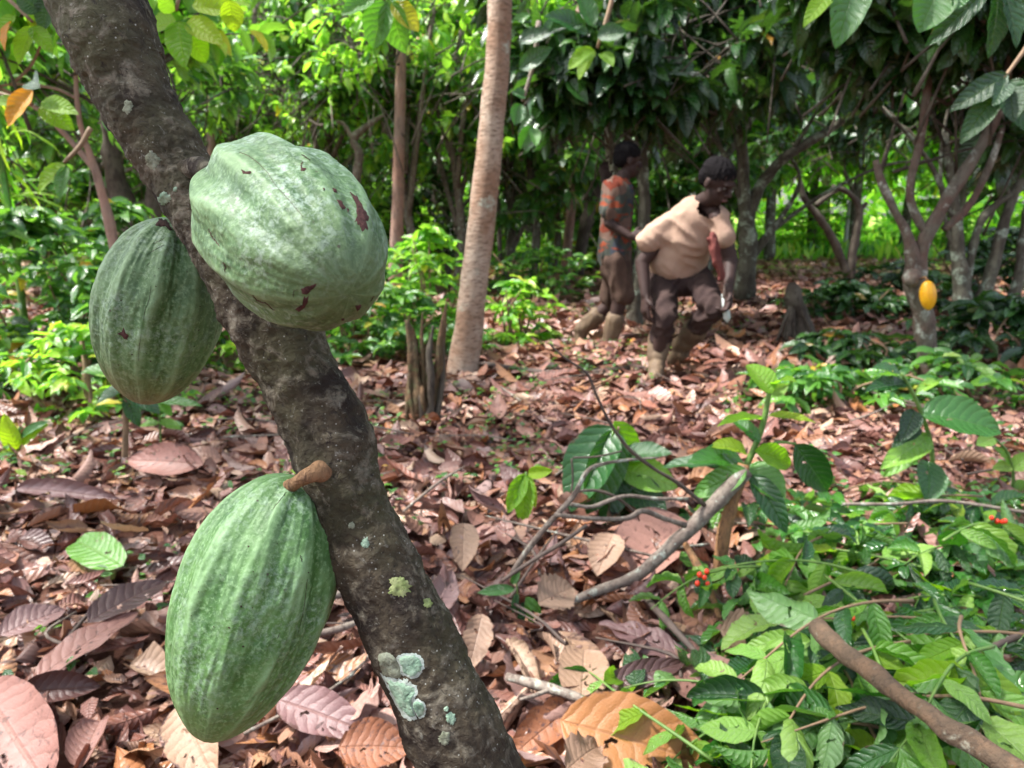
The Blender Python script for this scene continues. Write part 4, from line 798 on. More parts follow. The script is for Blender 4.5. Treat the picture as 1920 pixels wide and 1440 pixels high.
tree('tall_tree', 'pale ringed tall trunk leaning slightly right beside the splintered stump', [[(861, 765, 74), (864, 722, 62), (878, 620, 56), (890, 520, 51), (905, 400, 49), (922, 230, 46), (934, 100, 43), (938, -60, 42), (945, -500, 38), (950, -1000, 34)]], 4.35, M['bark_pale'],
     [(.2, 4.8, 5.6, 1.6, 1.4, .9, 150)], .2, 'mid_green', rough=.07, seg=20)
tree('slim_tree', 'slim red brown trunk behind the largest pod', [[(741, 560, 28), (743, 470, 26), (746, 380, 22), (749, 250, 20), (752, 120, 18), (756, -100, 16), (760, -400, 14)]], 7.6, M['bark_red'], [blob(760, -10, 7.8, 1.3, .9, .9, 150)], .15, 'light_green')
tree('slim_tree', 'short pale crooked stem showing above the right shoulder of the largest pod', [[(672, 520, 16), (670, 420, 15), (668, 340, 15), (674, 290, 17), (664, 262, 16), (690, 235, 10), (720, 215, 6)], [(664, 265, 10), (640, 230, 7), (600, 235, 5), (580, 225, 4)]], 8.4, M['twig_grey'], [], .1, 'light_green', rough=.3)
tree('slim_tree', 'thin grey leaning trunk nearest the left of the two workers', [[(1060, 515, 20), (1066, 440, 17), (1075, 350, 16), (1080, 280, 14), (1083, 180, 12), (1085, 0, 10)]], 11., M['bark_red'], [blob(1050, 120, 11, 2, 1, 1.3, 160)], .18, 'cacao')
tree('slim_tree', 'dark curved trunk leaning right behind the worker in the orange shirt', [[(1085, 515, 22), (1092, 450, 22), (1106, 390, 24), (1124, 340, 22), (1150, 270, 18), (1190, 180, 14)]], 10.6, M['bark_dark'], [blob(1180, 130, 10.6, 1.6, 1, 1., 140)], .18, 'cacao')
tree('slim_tree', 'faint thin trunk between the pale trunk and the grey leaning trunk', [[(955, 500, 9), (965, 460, 9), (985, 420, 8), (1005, 395, 7)], [(938, 500, 10), (935, 400, 8), (930, 330, 6)]], 10, M['twig_grey'], [], .1, 'cacao')
tree('cacao_tree', 'two stemmed lichen covered tree touched by the worker in the orange shirt', [[(1188, 640, 40), (1192, 560, 34), (1203, 470, 28), (1208, 380, 25), (1202, 280, 23), (1195, 150, 20), (1200, 0, 16)], [(1186, 600, 26), (1168, 420, 24), (1150, 320, 22), (1139, 240, 19), (1128, 120, 17), (1120, -40, 15)]], 6.15, M['bark_lichen'],
     [blob(1130, 120, 6.1, 1.0, .8, .55, 190), blob(1290, 60, 6.0, .9, .8, .6, 170), blob(1020, 60, 6.3, .6, .5, .6, 70)], .24, 'cacao', rough=.2, noisy=.16, T=FTs, ws=.85)
tree('cacao_tree', 'spreading lichen marked tree behind the bending worker with one long diagonal limb', [[(1395, 560, 56), (1402, 470, 48), (1398, 400, 38), (1392, 300, 30), (1388, 150, 24), (1390, 0, 20)], [(1402, 420, 34), (1420, 360, 30), (1460, 305, 27), (1520, 265, 23), (1580, 225, 19), (1640, 170, 15), (1690, 140, 10)], [(1400, 500, 22), (1440, 440, 18), (1480, 385, 13), (1500, 335, 10), (1480, 290, 7)], [(1404, 470, 15), (1490, 400, 11), (1570, 350, 9), (1660, 310, 7), (1740, 300, 4)], [(1395, 350, 14), (1330, 250, 11), (1250, 190, 9), (1170, 160, 5)], [(1398, 400, 14), (1360, 300, 10), (1330, 200, 8), (1320, 80, 5)], [(1470, 305, 12), (1530, 210, 9), (1560, 120, 7), (1570, 20, 5)]], 8., M['bark_lichen'],
     [blob(1420, 70, 7.6, 1.6, 1., .75, 230), blob(1600, 40, 7.4, 1.3, .9, .7, 160), blob(1240, 170, 8., .9, .7, .7, 60)], .21, 'cacao', rough=.25, noisy=.18, ws=.7)
tree('cacao_tree', 'forked young tree with crooked stems in the sunny clearing', [[(1598, 560, 18), (1596, 500, 17), (1604, 440, 16), (1612, 395, 14), (1592, 362, 10), (1560, 350, 8)], [(1592, 520, 16), (1562, 450, 15), (1530, 400, 13), (1508, 372, 12), (1500, 340, 8)], [(1530, 385, 10), (1555, 365, 8), (1575, 355, 7)], [(1613, 395, 8), (1625, 380, 6)]], 10, M['bark_dark'],
     [blob(1560, 250, 10, 1.2, .8, .35, 60)], .2, 'cacao', rough=.25, noisy=0)
yt = tree('cacao_tree', 'lichen spotted cacao tree at the right that carries the yellow pod', [[(1748, 765, 84), (1742, 735, 66), (1738, 640, 62), (1722, 560, 62), (1714, 500, 56)], [(1722, 520, 48), (1728, 470, 40), (1742, 430, 40), (1790, 350, 36), (1840, 270, 32), (1880, 190, 24), (1900, 60, 20), (1910, -60, 16)],
     [(1716, 510, 44), (1704, 450, 30), (1680, 400, 25), (1652, 340, 23), (1642, 300, 16)], [(1738, 440, 28), (1716, 400, 26), (1706, 350, 24), (1728, 250, 24), (1742, 130, 24), (1756, 0, 20), (1765, -100, 16)], [(1770, 430, 26), (1820, 380, 22), (1860, 300, 20), (1880, 240, 14)], [(1712, 515, 52, -.05), (1708, 525, 48, -.08), (1704, 533, 20, -.1)]], 4.1, M['bark_redlichen'],
     [blob(1780, -40, 4.2, .9, .8, .40, 150), blob(1900, 120, 4.3, .45, .5, .45, 70), blob(1640, 40, 4.5, .55, .5, .3, 50)], .22, 'cacao', rough=.28, noisy=.12, T=FTs, seg=18, twL=.35, ws=.6)
tree('cacao_tree', 'many stemmed dark lichen covered tree near the right edge', [[(1808, 640, 54), (1806, 570, 50), (1800, 500, 40), (1792, 420, 32), (1785, 340, 24), (1770, 250, 18)], [(1815, 620, 40), (1850, 540, 36), (1872, 460, 32), (1896, 380, 28), (1930, 290, 22)], [(1850, 600, 26), (1900, 560, 30), (1915, 470, 26), (1930, 380, 24)], [(1808, 560, 24), (1830, 440, 22), (1860, 390, 18), (1920, 350, 16)], [(1792, 420, 16), (1740, 300, 12), (1660, 210, 9), (1590, 160, 6)], [(1806, 520, 14), (1770, 400, 11), (1765, 280, 9), (1790, 150, 6)], [(1896, 380, 14), (1860, 260, 11), (1840, 120, 8), (1850, 20, 6)]], 6.0, M['bark_lichen'],
     [blob(1850, 60, 6, 1.3, .9, .8, 210), blob(1960, 250, 6.2, .6, .6, .8, 50)], .22, 'cacao', rough=.25, noisy=.12, ws=.68)
tree('young_tree', 'small forked tree with smooth pinkish stems behind the left of the trunk', [[(235, 640, 30), (225, 520, 28), (208, 430, 26), (188, 350, 21), (176, 310, 18), (150, 230, 13), (142, 130, 11), (150, 40, 8)], [(180, 320, 20), (160, 295, 16), (115, 245, 13), (72, 205, 11), (0, 165, 8), (-60, 140, 6)], [(146, 185, 9), (100, 165, 8), (30, 158, 6), (-20, 165, 5)], [(20, 160, 7), (60, 120, 7), (85, 60, 6)]], 3.6, M['bark_red'],
     [blob(60, -10, 3.6, .7, .4, .3, 44), blob(320, 10, 3.8, .5, .4, .25, 34)], .17, 'light_green', T=FTs, rough=.12, seg=14, twL=.3, ws=.72)
tree('dark_tree', 'dark lichen streaked trunks between the left bushes and the leaning trunk', [[(262, 560, 60), (240, 420, 48), (215, 320, 36), (205, 230, 26), (200, 120, 20)], [(270, 520, 40), (285, 420, 30), (290, 300, 24), (300, 180, 18)]], 6.4, M['bark_dark'],
     [blob(200, 120, 6.4, 1.1, .7, .6, 120), blob(60, 170, 6.4, .8, .7, .6, 90)], .17, 'mid_green', rough=.25, noisy=-.05)
tree('slim_tree', 'reddish trunk glimpsed just right of the leaning trunk above the largest pod', [[(402, 520, 16), (400, 400, 16), (396, 280, 15), (398, 180, 14), (405, 60, 12)]], 8.6, M['bark_red'], [blob(470, 110, 8.6, 1.6, .9, .9, 220)], .12, 'light_green', noisy=-.05)
# bright leafy and twiggy trees in the middle distance
md = [(480, 60, 9.6, 1.7, 1.1, 'light_green', .12), (620, 200, 9.4, 1.5, .8, 'light_green', .12), (560, 330, 10.5, 2.2, .8, 'mid_green', .15), (850, 150, 9.2, 1.3, .9, 'light_green', .17), (300, 250, 9.5, 1.6, .9, 'mid_green', .14), (820, 330, 10.5, 1.8, .9, 'cacao', .17), (1000, 220, 9.5, 1.3, .9, 'mid_green', .2), (120, 330, 8.5, 1.4, .9, 'mid_green', .14), (40, 60, 8.8, 1.6, 1.1, 'light_green', .14), (1050, 330, 12, 1.6, .7, 'mid_green', .17), (700, 40, 9, 1.2, .8, 'mid_green', .18),(960, 60, 9.9, 1.2, .9, 'light_green', .18), (1150, 360, 13, 1.6, .8, 'mid_green', .2), (1330, 320, 12.5, 1.3, .6, 'mid_green', .2)]
wd = ['far left', 'left']
lab = ['feathery light green tree with yellow flecks at the top left beyond the leaning trunk', 'light green tree above the right of the largest pod', 'green tree low in the distance behind the top of the largest pod', 'bright green broad leaved tree left of the pale tall trunk',
       'green tree behind the upper part of the leaning trunk', 'dark green tree behind the lower part of the pale tall trunk', 'green broad leaved tree right of the pale tall trunk', 'green tree behind the forked pinkish tree', 'bright tree in the top left corner', 'tree in the distance behind the thin grey leaning trunk',
       'green tree whose leaves hang at the top between leaning trunk and pale trunk', 'light green tree behind the top of the pale tall trunk', 'green tree behind the head of the worker in orange', 'tree in the distance behind the head of the bending worker']
for (px, py, Y, rx, rz, mt, ls), lb in zip(md, lab):
    p = PY(px, py, Y); x = p.x+random.uniform(-.3, .3)
    ex = [([(x, Y, -.05), (x+.1, Y, .7), (p.x-.05, Y, max(1.2, p.z-.3)), (p.x+.1, Y, p.z+rz*.6)], [.07, .055, .04, .02])]
    for k in range(4): a = random.uniform(-1, 1); ex.append(([(x+.05, Y, .8+.2*k), (x+a*.5, Y+random.uniform(-.4, .4), max(1.1+.2*k, p.z-.2)), (p.x+a*rx*.8, Y, p.z+random.uniform(-.2, .5)*rz)], [.035, .025, .01]))
    loc = Vector((x, Y, 0)); e = empty('leafy_tree', loc, lb, 'tree'); mobj('trunk', join([tube(a, b, None, 8, .15) for a, b in ex]), M['bark_lichen' if px > 900 else 'twig_grey'], e, loc)
    cm, cx = crown_mesh([(p.x, Y, p.z, rx, .9, rz, 215), (p.x, Y, p.z-rz*.8, rx*.9, .7, rz*.6, 45)], ls, mt, loc, noisy=.02); obj('crown', cm, e)
    V, Fc = twigs_vf(cx, 2, .55, .007, loc); obj('branch', mesh_np('branch', V, Fc, M['twig_grey']), e)
# far trees: shared meshes, each one its own tree
def far_proto(mt, ls, n):
    loc = Vector((0, 0, 0)); ex = [([(0, 0, -.1), (.1, 0, 1.5), (-.05, 0, 3), (.1, 0, 5.5)], [.13, .1, .08, .04])]
    for k in range(6): a = k*1.05; ex.append(([(.05, 0, 1.2+.5*k), (.8*math.cos(a), .8*math.sin(a), 2.2+.5*k), (1.7*math.cos(a), 1.7*math.sin(a), 2.8+.6*k)], [.05, .035, .015]))
    tm = mesh_np('trunk', *join([tube(a, b, None, 8, .12) for a, b in ex]), M['bark_lichen'])
    cm, cx = crown_mesh([(0, 0, 4.6, 2.4, 2.2, 1.8, n), (0, 0, 2.6, 2.1, 1.9, 1.2, n//3), (.8, 0, 6.6, 1.7, 1.6, 1.2, n//3)], ls, mt, loc, noisy=-.05); return tm, cm
protos = [far_proto('light_green', .24, 420), far_proto('mid_green', .26, 420), far_proto('light_green', .2, 520), far_proto('cacao', .26, 420)]
fl = ['yellow green', 'mid green', 'fine leaved bright green', 'dark green']
def far_tree(x, y, k, s, rz):
    tm, cm = protos[k]; e = empty('far_tree', (x, y, 0), '%s tree in the woods far behind the workers' % fl[k], 'tree', '%s trees in the distant woods' % fl[k]); e.rotation_euler = (0, 0, rz); e.scale = (s, s, s)
    obj('trunk', tm, e); obj('crown', cm, e)
for Y, nx, ks in ((13.5, 4, (1, 2, 3)), (17, 7, (0, 2, 1)), (21, 8, (0, 2, 0, 1)), (26, 9, (0, 2, 0)), (33, 9, (2, 0))):
    for i in range(nx):
        x = (-1+2*(i+.5)/nx)*(Y*.8+1.5)+random.uniform(-.7, .7); y = Y+random.uniform(-1.2, 1.2)
        px = 960+F*x/Y
        if Y < 20 and 1330 < px < 1900: continue
        far_tree(x, y, random.choice(ks), random.uniform(.85, 1.25)*(1+.012*(Y-13)), random.random()*6.28)
for px_, Y_, k_ in ((1360, 17, 0), (1450, 15.5, 2), (1530, 18, 0), (1610, 16, 2), (1700, 17.5, 0), (1790, 15.5, 0), (1880, 17, 2), (1240, 16, 0), (1110, 16.5, 2), (1000, 15, 0)): far_tree(PY(px_, 400, Y_).x, Y_, k_, .95, px_*.01)
# low growth along the far edge
bm1 = [shrub_mesh(1.2, .9, 1.3, 170, .15, m) for m in ('light_green', 'mid_green')]; sm1 = mesh_np('stem', *stems_vf(1.2, .9, 1.3, 7), M['stem_brown'])
for i in range(46):
    Y = random.choice([9.5, 11, 13, 15.5, 18, 22]); x = random.uniform(-1, 1)*(Y*.75+1); px = 960+F*x/Y
    if (1180 < px < 1800 and Y < 17) or (900 < px < 1200 and Y < 12): continue
    k = 0 if (Y > 12 or random.random() < .35) else 1
    e = empty('far_bush', (x, Y, -.05), '%s bush at the edge of the distant woods' % ('yellow green', 'mid green')[k], 'bush', '%s bushes along the woods' % ('yellow green', 'mid green')[k]); e.rotation_euler = (0, 0, random.random()*6); sc_ = random.uniform(.6, 1.25); e.scale = (sc_,)*3
    obj('foliage', bm1[k], e); obj('stem', sm1, e)
n = 9000; Y = 15+18*RNG.random(n); X = (RNG.random(n)*2-1)*(Y*.75)
v, f, u = cloud([leaf_np(2, 2, w=.22, fold=.2, droop=.7, seed=1)], np.stack([X, Y, np.full(n, -.02)], -1), np.stack([RNG.normal(0, .4, n), RNG.normal(0, .4, n), np.ones(n)], -1), np.stack([RNG.normal(0, 1, n), -np.ones(n), np.zeros(n)], -1), .2+RNG.random(n)*.3)
tag(obj('grass', mesh_np('grass', v, f, M['light_green'], u)), 'sunlit yellow green grass and weeds in the far clearing', 'grass', kind='stuff')
# far wood closing the view
n = 15000; X = RNG.uniform(-46, 46, n); Y = 38+8*RNG.random(n); Z = 9*RNG.random(n)**1.3; D, N = flat_dirs(n, .6); D[:, 2] -= .5
v, f, u = cloud([leaf_np(2, 2, w=.5, fold=.3, droop=.8, seed=1)], np.stack([X, Y, Z], -1), D, N, .6+RNG.random(n)*.5)
tag(obj('distant_wood', mesh_np('distant_wood', v, f, M['light_green'], u)), 'dense green wood closing off the farthest distance', 'wood', kind='stuff')
# ------------------------------------------------------------------ near hanging leaves along the top
def spray(px, py, Y, leaves, label, mat, stemto=None, sm='stem_brown'):
    p = PY(px, py, Y); e = empty('hanging_twig', p, label, 'twig'); st = stemto or (px+20, py-160)
    stem_px([(st[0], st[1], Y+.05, 9), ((px+st[0])/2+6, (py+st[1])/2, Y+.03, 8), (px, py, Y, 6)], 'stem', M[sm], e, p)
    for b, t, w, *m in leaves: leaf_px(e, p, (*b, Y), (*t, Y-random.uniform(-.05, .08)), w, m[0] if m else mat, (random.uniform(-.4, .4), -1, .5), droop=.35)
spray(1600, 0, 1.9, [((1608, -60), (1566, 92), 66), ((1640, -40), (1578, 60), 40), ((1560, -20), (1506, 52), 34, 'green_bright'), ((1590, -40), (1530, 0), 34)], 'twig with a hanging ribbed glossy leaf at the top edge right of the centre', 'green_glossy')
spray(1745, 20, 1.9, [((1762, -30), (1722, 62), 72), ((1850, -20), (1735, 88), 42), ((1800, -30), (1790, 20), 40), ((1870, -30), (1852, 110), 46, 'cacao'), ((1900, -20), (1925, 60), 50, 'cacao'), ((1880, -30), (1905, 90), 40)], 'twig with blunt glossy leaves over the red brown stem at the top right', 'green_glossy', (1800, -150))
spray(1880, 150, 2.4, [((1890, 140), (1780, 210), 44), ((1885, 150), (1862, 200), 34), ((1890, 150), (1945, 260), 60), ((1890, 160), (1900, 230), 46), ((1870, 170), (1800, 270), 44)], 'twig of dark leaves hanging at the right edge', 'cacao', (1960, 20))
spray(720, 0, 1.9, [((722, 0), (700, 92), 56), ((730, 0), (760, 100), 56), ((735, 5), (785, 60), 40), ((700, -5), (640, 30), 34), ((740, 0), (800, -10), 40)], 'twig with two insect bitten olive leaves hanging at the top centre left', 'mid_green')
spray(330, 20, 1.8, [((335, 40), (348, 128), 50), ((345, 50), (385, 118), 44), ((330, 40), (280, 60), 44), ((350, 40), (420, 85), 44), ((360, 10), (450, 25), 44), ((330, 20), (300, -30), 44), ((430, 0), (440, 60), 40)], 'yellow green leafy twig right of the top of the leaning trunk', 'green_bright')
spray(60, 40, 1.8, [((60, 50), (35, 122), 34), ((60, 50), (100, 100), 30), ((30, 30), (0, 90), 40), ((75, 20), (30, -10), 50, 'cacao'), ((95, 0), (80, 60), 40, 'cacao'), ((20, 40), (10, 95), 22, 'yellow_leaf')], 'leafy twig with a small yellow leaf in the top left corner', 'green_bright', (-60, -60))
spray(60, 195, 2.3, [((62, 170), (15, 238), 44, 'yellow_leaf'), ((75, 200), (140, 245), 40), ((80, 190), (148, 215), 34), ((40, 195), (-20, 190), 24), ((60, 150), (75, 165), 40, 'cacao')], 'twig holding one large orange yellow leaf at the left edge', 'green_bright', (-60, 160))
spray(120, 305, 2.3, [((122, 308), (72, 365), 36), ((125, 312), (112, 375), 26, 'green_glossy'), ((118, 300), (150, 340), 24, 'green_glossy')], 'twig with one oval yellow green leaf left of the dark trunks', 'green_bright', (170, 240))
spray(1120, 90, 3.2, [((1115, 95), (1065, 130), 34), ((1125, 100), (1150, 125), 26), ((1110, 100), (1085, 150), 26), ((1100, 60), (1020, 30), 44, 'green_glossy'), ((1110, 50), (1080, -20), 40, 'green_glossy'), ((1120, 70), (1175, 60), 36, 'green_glossy'), ((1090, 40), (1030, 62), 40, 'green_glossy')], 'twig of glossy leaves with a few bright ones above the two workers', 'green_bright', (1160, -80))
spray(980, 190, 3.4, [((975, 195), (965, 235), 30), ((995, 235), (975, 280), 26), ((985, 180), (960, 175), 24), ((1000, 240), (1005, 275), 22), ((975, 130), (1035, 90), 34), ((975, 80), (1040, 60), 30)], 'small leafy twig just right of the pale tall trunk', 'green_glossy', (1010, 40), 'twig_grey')
# ------------------------------------------------------------------ splintered stump, dead stump, post, yellow pod
q = G(800, 795); e = empty('splintered_stump', q, 'splintered tan stump with two tall jagged prongs in front of the pale trunk', 'stump')
for k, l in enumerate([[(786, 800, 52), (782, 730, 46), (776, 680, 40), (768, 630, 30), (762, 600, 12)], [(800, 800, 48), (812, 730, 34), (822, 680, 32), (832, 610, 22), (838, 560, 6)], [(790, 790, 30), (792, 700, 22), (790, 640, 16), (792, 585, 4)], [(765, 790, 20), (772, 700, 22), (800, 650, 8), (806, 615, 3)]]):
    mobj('prong', limb(l, q.y, 22, .6, k, 26, 42, .16, .58), M['stump'], e, q)
for k in range(16):
    x0 = random.uniform(768, 832); hh = random.uniform(60, 200)*(1 if x0 > 812 or x0 < 785 else .55); mobj('splinter', limb([(x0*.6+320, 795, 14, -.02), (x0, 795-hh*.6, 9, random.uniform(-.05, .03)), (x0+random.uniform(-9, 9), 795-hh, 1.5, random.uniform(-.05, .03))], q.y, 7, .5, k, 9, 30, .2), M['stump' if k % 3 else 'bark_dark'], e, q)
mobj('bark_strip', limb([(805, 790, 16, -.03), (808, 720, 14, -.04), (806, 660, 12, -.02), (812, 610, 5, 0)], q.y, 8, .6, 9, None, 30), M['bark_dark'], e, q)
q = G(1495, 640); e = empty('dead_stump', q, 'grey dead stump with drooping roots in the shade behind the bending worker', 'stump')
mobj('trunk', limb([(1500, 650, 60), (1495, 590, 40), (1486, 545, 30), (1484, 530, 14)], q.y, 14, .4, 3), M['bark_dark'], e, q)
for k in range(9):
    a = random.uniform(-1, 1); l = [(1488, 550+18*random.random(), 6), (1490+a*22, 590+random.random()*10, 6, -.08), (1495+a*48, 642+random.random()*10, 4, -.12)]
    mobj('root', limb(l, q.y, 7, .4, k), M['bark_dark'], e, q)
x = PY(1585, 470, 17).x; o = mobj('post', tube([(x, 17, -.1), (x, 17, .6), (x+.01, 17, 1.15), (x, 17, 1.2)], [.07, .065, .06, .045], 14, 10, .05), M['white'] if 'white' in M else plain_mat('white_post', (.34, .35, .33), (.42, .43, .4), 9)); tag(o, 'short whitish post standing in the sunny clearing', 'post')
p = PY(1739, 526, 3.93); B = PY(1741, 582, 3.92)
pod(p, B, .041, M['pod_y'], 'ripe yellow pod hanging on the right hand tree', p=.5, q=.55, d1=.05, d2=.03, nz=40, nt=60, seed=8)
mobj('stalk', tube([PY(1728, 522, 4.0), PY(1734, 520, 3.96), p], [.008, .007, .007], 8, 8), M['wood_tan'], bpy.data.objects['cacao_pod.003'], p)
# ------------------------------------------------------------------ people
def cap_vf(a, b, r0, r1, n=20, m=7, sq=(1, 1), fwd=None):
    a, b = Vector(a), Vector(b); ax = b-a; L = ax.length
    ax = ax.normalized() if L > 1e-6 else Vector((0, 0, 1)); X = (Vector(fwd)-ax*Vector(fwd).dot(ax)).normalized() if fwd is not None else ax.orthogonal().normalized(); Y = ax.cross(X); V = []; rings = []
    for k in range(m): t = PI/2*(1-k/m); rings.append((a-ax*r0*math.sin(t), r0*math.cos(t)))
    rings.append((a, r0)); rings.append((b, r1))
    for k in range(1, m+1): t = PI/2*k/m; rings.append((b+ax*r1*math.sin(t), r1*math.cos(t)))
    for c, r in rings:
        r = max(r, 1e-4)
        for j in range(n): th = 2*PI*j/n; V.append(c+X*r*math.cos(th)*sq[0]+Y*r*math.sin(th)*sq[1])
    k = len(rings); Fc = [(i*n+j, i*n+(j+1) % n, (i+1)*n+(j+1) % n, (i+1)*n+j) for i in range(k-1) for j in range(n)]
    Fc += [tuple(range(n))[::-1], tuple((k-1)*n+j for j in range(n))]
    return V, Fc
def ell_vf(c, rr, X=(1, 0, 0), Z=(0, 0, 1), n=28, m=18):
    c = Vector(c); Z = Vector(Z).normalized(); X = Vector(X); X = (X-Z*X.dot(Z)).normalized(); Y = Z.cross(X); V = []
    for i in range(m+1):
        t = PI*i/m; s_ = max(math.sin(t), 1e-3)
        for j in range(n): th = 2*PI*j/n; V.append(c+X*rr[0]*s_*math.cos(th)+Y*rr[1]*s_*math.sin(th)-Z*rr[2]*math.cos(t))
    Fc = [(i*n+j, i*n+(j+1) % n, (i+1)*n+(j+1) % n, (i+1)*n+j) for i in range(m) for j in range(n)]+[tuple(range(n))[::-1], tuple(m*n+j for j in range(n))]
    return V, Fc
def fuse(name, prims, mat, parent, ploc, voxel=.007, smooth=6, wr=0., wf=9., seed=0, cut=None, fold=None):
    V, Fc = join(prims); me = mesh_np('tmp', local(V, ploc), Fc, mat); o = bpy.data.objects.new('tmp', me); COL.objects.link(o)
    md = o.modifiers.new('r', 'REMESH'); md.mode = 'VOXEL'; md.voxel_size = voxel
    if smooth: sm = o.modifiers.new('s', 'SMOOTH'); sm.factor = .5; sm.iterations = smooth
    dg = bpy.context.evaluated_depsgraph_get(); dg.update(); m2 = bpy.data.meshes.new_from_object(o.evaluated_get(dg)); bpy.data.objects.remove(o)
    m2.name = name; m2.materials.clear(); m2.materials.append(mat)
    if wr:
        co = np.empty(len(m2.vertices)*3, dtype=np.float32); m2.vertices.foreach_get('co', co); co = co.reshape(-1, 3); nr = np.empty(len(m2.vertices)*3, dtype=np.float32); m2.vertex_normals.foreach_get('vector', nr); nr = nr.reshape(-1, 3)
        for i in range(len(co)):
            q = Vector(co[i]); fd = Vector(fold).normalized() if fold else Vector((0, 0, 1)); al = q.dot(fd); q5 = (q-fd*al)*wf*1.7+fd*(al*wf*.45)+Vector((seed, 0, 0)); w = 1-abs(noise.noise(q5))*3.4+.35*noise.noise(q*wf*2.3)-.45; co[i] += nr[i]*wr*w
        m2.vertices.foreach_set('co', co.ravel())
    if cut:
        bm = bmesh.new(); bm.from_mesh(m2); pl = Vector(ploc)
        bmesh.ops.delete(bm, geom=[f for f in bm.faces if any((f.calc_center_median()+pl-c).length < rr for c, rr in cut)], context='FACES'); bm.to_mesh(m2); bm.free()
    m2.polygons.foreach_set('use_smooth', np.ones(len(m2.polygons), dtype=bool)); m2.update()
    return obj(name, m2, parent)
M['skin'] = plain_mat('skin', (.026, .014, .012), (.04, .021, .018), 14, .65, .15, .002, .25)
M['hair'] = plain_mat('hair', (.006, .005, .006), (.014, .012, .013), 220, .95, 1., .006, .1)
M['tshirt'] = plain_mat('tshirt', (.27, .175, .13), (.35, .24, .18), 5, .95, .4, .01, .1)
M['trousers'] = plain_mat('trousers', (.028, .018, .018), (.052, .034, .03), 9, .95, .5, .01, .1)
M['shorts'] = plain_mat('shorts', (.04, .025, .02), (.075, .047, .036), 8, .95, .5, .01, .1)
M['boot'] = plain_mat('boot', (.075, .048, .03), (.125, .085, .052), 9, .7, .3, .01, .3)
M['red_shape'] = plain_mat('red_shape', (.10, .03, .027), (.15, .05, .042), 20, .9, .5, .006, .1)  # dull red for the unidentified shape at the worker's chest
M['metal'] = plain_mat('blade_metal', (.35, .40, .38), (.5, .54, .52), 14, .35)
M['eye'] = plain_mat('eye', (.07, .055, .05), (.09, .07, .06), 20, .5)
M['lips'] = plain_mat('lips', (.10, .045, .04), (.12, .05, .045), 20, .5)
s = NT('patterned_shirt'); oc = s.coord('Object'); a = s.noise(oc, 4.0, 2, .5, .6); b = s.noise(s.coord('Object', (1, 1, 2.4)), 9, 2, .5)
c = s.ramp(a, [(0, (.035, .04, .05)), (.40, (.045, .05, .043)), (.5, (.11, .07, .055)), (.61, (.11, .026, .016)), (.68, (.17, .06, .02)), (.75, (.2, .025, .03))], 'CONSTANT')
c = s.mix(s.math('MULTIPLY', s.math('SUBTRACT', b, .56), 16, clamp=True), c, (.17, .04, .02)); gx = s.n('ShaderNodeSeparateXYZ', i_0=oc).outputs[0]; c = s.mix(s.math('MULTIPLY', s.math('SUBTRACT', s.math('ADD', gx, s.math('MULTIPLY', b, .1)), .17), 20, clamp=True), c, (.02, .022, .04)); s.out(s.bsdf(c, .95, s.bump(a, .3, .01), .1)); M['pattern'] = s.m
def hand(w, d, up, side, s=1., curl=.6):
    """wrist, pointing direction, palm normal, thumb side -> palm, five bent fingers"""
    w, d, up, side = Vector(w), Vector(d).normalized(), Vector(up), Vector(side); side = (side-d*side.dot(d)).normalized(); up = d.cross(side).normalized()*(1 if d.cross(side).dot(up) > 0 else -1)
    P_ = [cap_vf(w+d*.015*s, w+d*.075*s, .026*s, .030*s, sq=(1.25, .62), fwd=side)]
    for i, (o, L) in enumerate(((.030, .072), (.011, .080), (-.009, .074), (-.028, .058))):
        a = w+d*.082*s+side*o*s; c = curl*(1+.12*i); d1 = d*math.cos(c*.5)+up*math.sin(c*.5); d2 = d*math.cos(c*1.3)+up*math.sin(c*1.3); d3 = d*math.cos(c*2)+up*math.sin(c*2)
        b = a+d1*L*.45*s; e = b+d2*L*.32*s; f = e+d3*L*.25*s
        P_ += [cap_vf(a-d*.02*s, b, .0098*s, .0088*s, 10, 4), cap_vf(b, e, .0088*s, .0078*s, 10, 4), cap_vf(e, f, .0078*s, .0066*s, 10, 4)]
    a = w+d*.03*s+side*.026*s; b = a+(side*.75+d*.6+up*.2).normalized()*.034*s; e = b+(side*.25+d*.8+up*.5).normalized()*.028*s
    return P_+[cap_vf(a, b, .013*s, .011*s, 10, 4), cap_vf(b, e, .0105*s, .0085*s, 10, 4)]
def head(c, fwd, up, s=1.):
    c, f, u = Vector(c), Vector(fwd).normalized(), Vector(up); u = (u-f*u.dot(f)).normalized(); r = f.cross(u)
    g = lambda x, y, z: c+(r*x+f*y+u*z)*s
    pr = [ell_vf(g(0, -.012, .03), (.076*s, .096*s, .088*s), r, u), ell_vf(g(0, .022, -.045), (.058*s, .066*s, .072*s), r, u), ell_vf(g(0, .055, -.092), (.026*s, .026*s, .022*s), r, u),
          ell_vf(g(0, .082, .028), (.05*s, .014*s, .012*s), r, u), cap_vf(g(0, .088, .012), g(0, .108, -.022), .009*s, .014*s), ell_vf(g(.013, .098, -.027), (.010*s, .011*s, .009*s), r, u), ell_vf(g(-.013, .098, -.027), (.010*s, .011*s, .009*s), r, u),
          ell_vf(g(.040, .066, -.012), (.02*s, .016*s, .018*s), r, u), ell_vf(g(-.040, .066, -.012), (.02*s, .016*s, .018*s), r, u),
          ell_vf(g(.078, -.008, -.008), (.008*s, .018*s, .03*s), r, u), ell_vf(g(-.078, -.008, -.008), (.008*s, .018*s, .03*s), r, u),
          ell_vf(g(0, .088, -.052), (.026*s, .011*s, .008*s), r, u), ell_vf(g(0, .086, -.064), (.024*s, .012*s, .009*s), r, u)]
    return pr, g, r, f, u
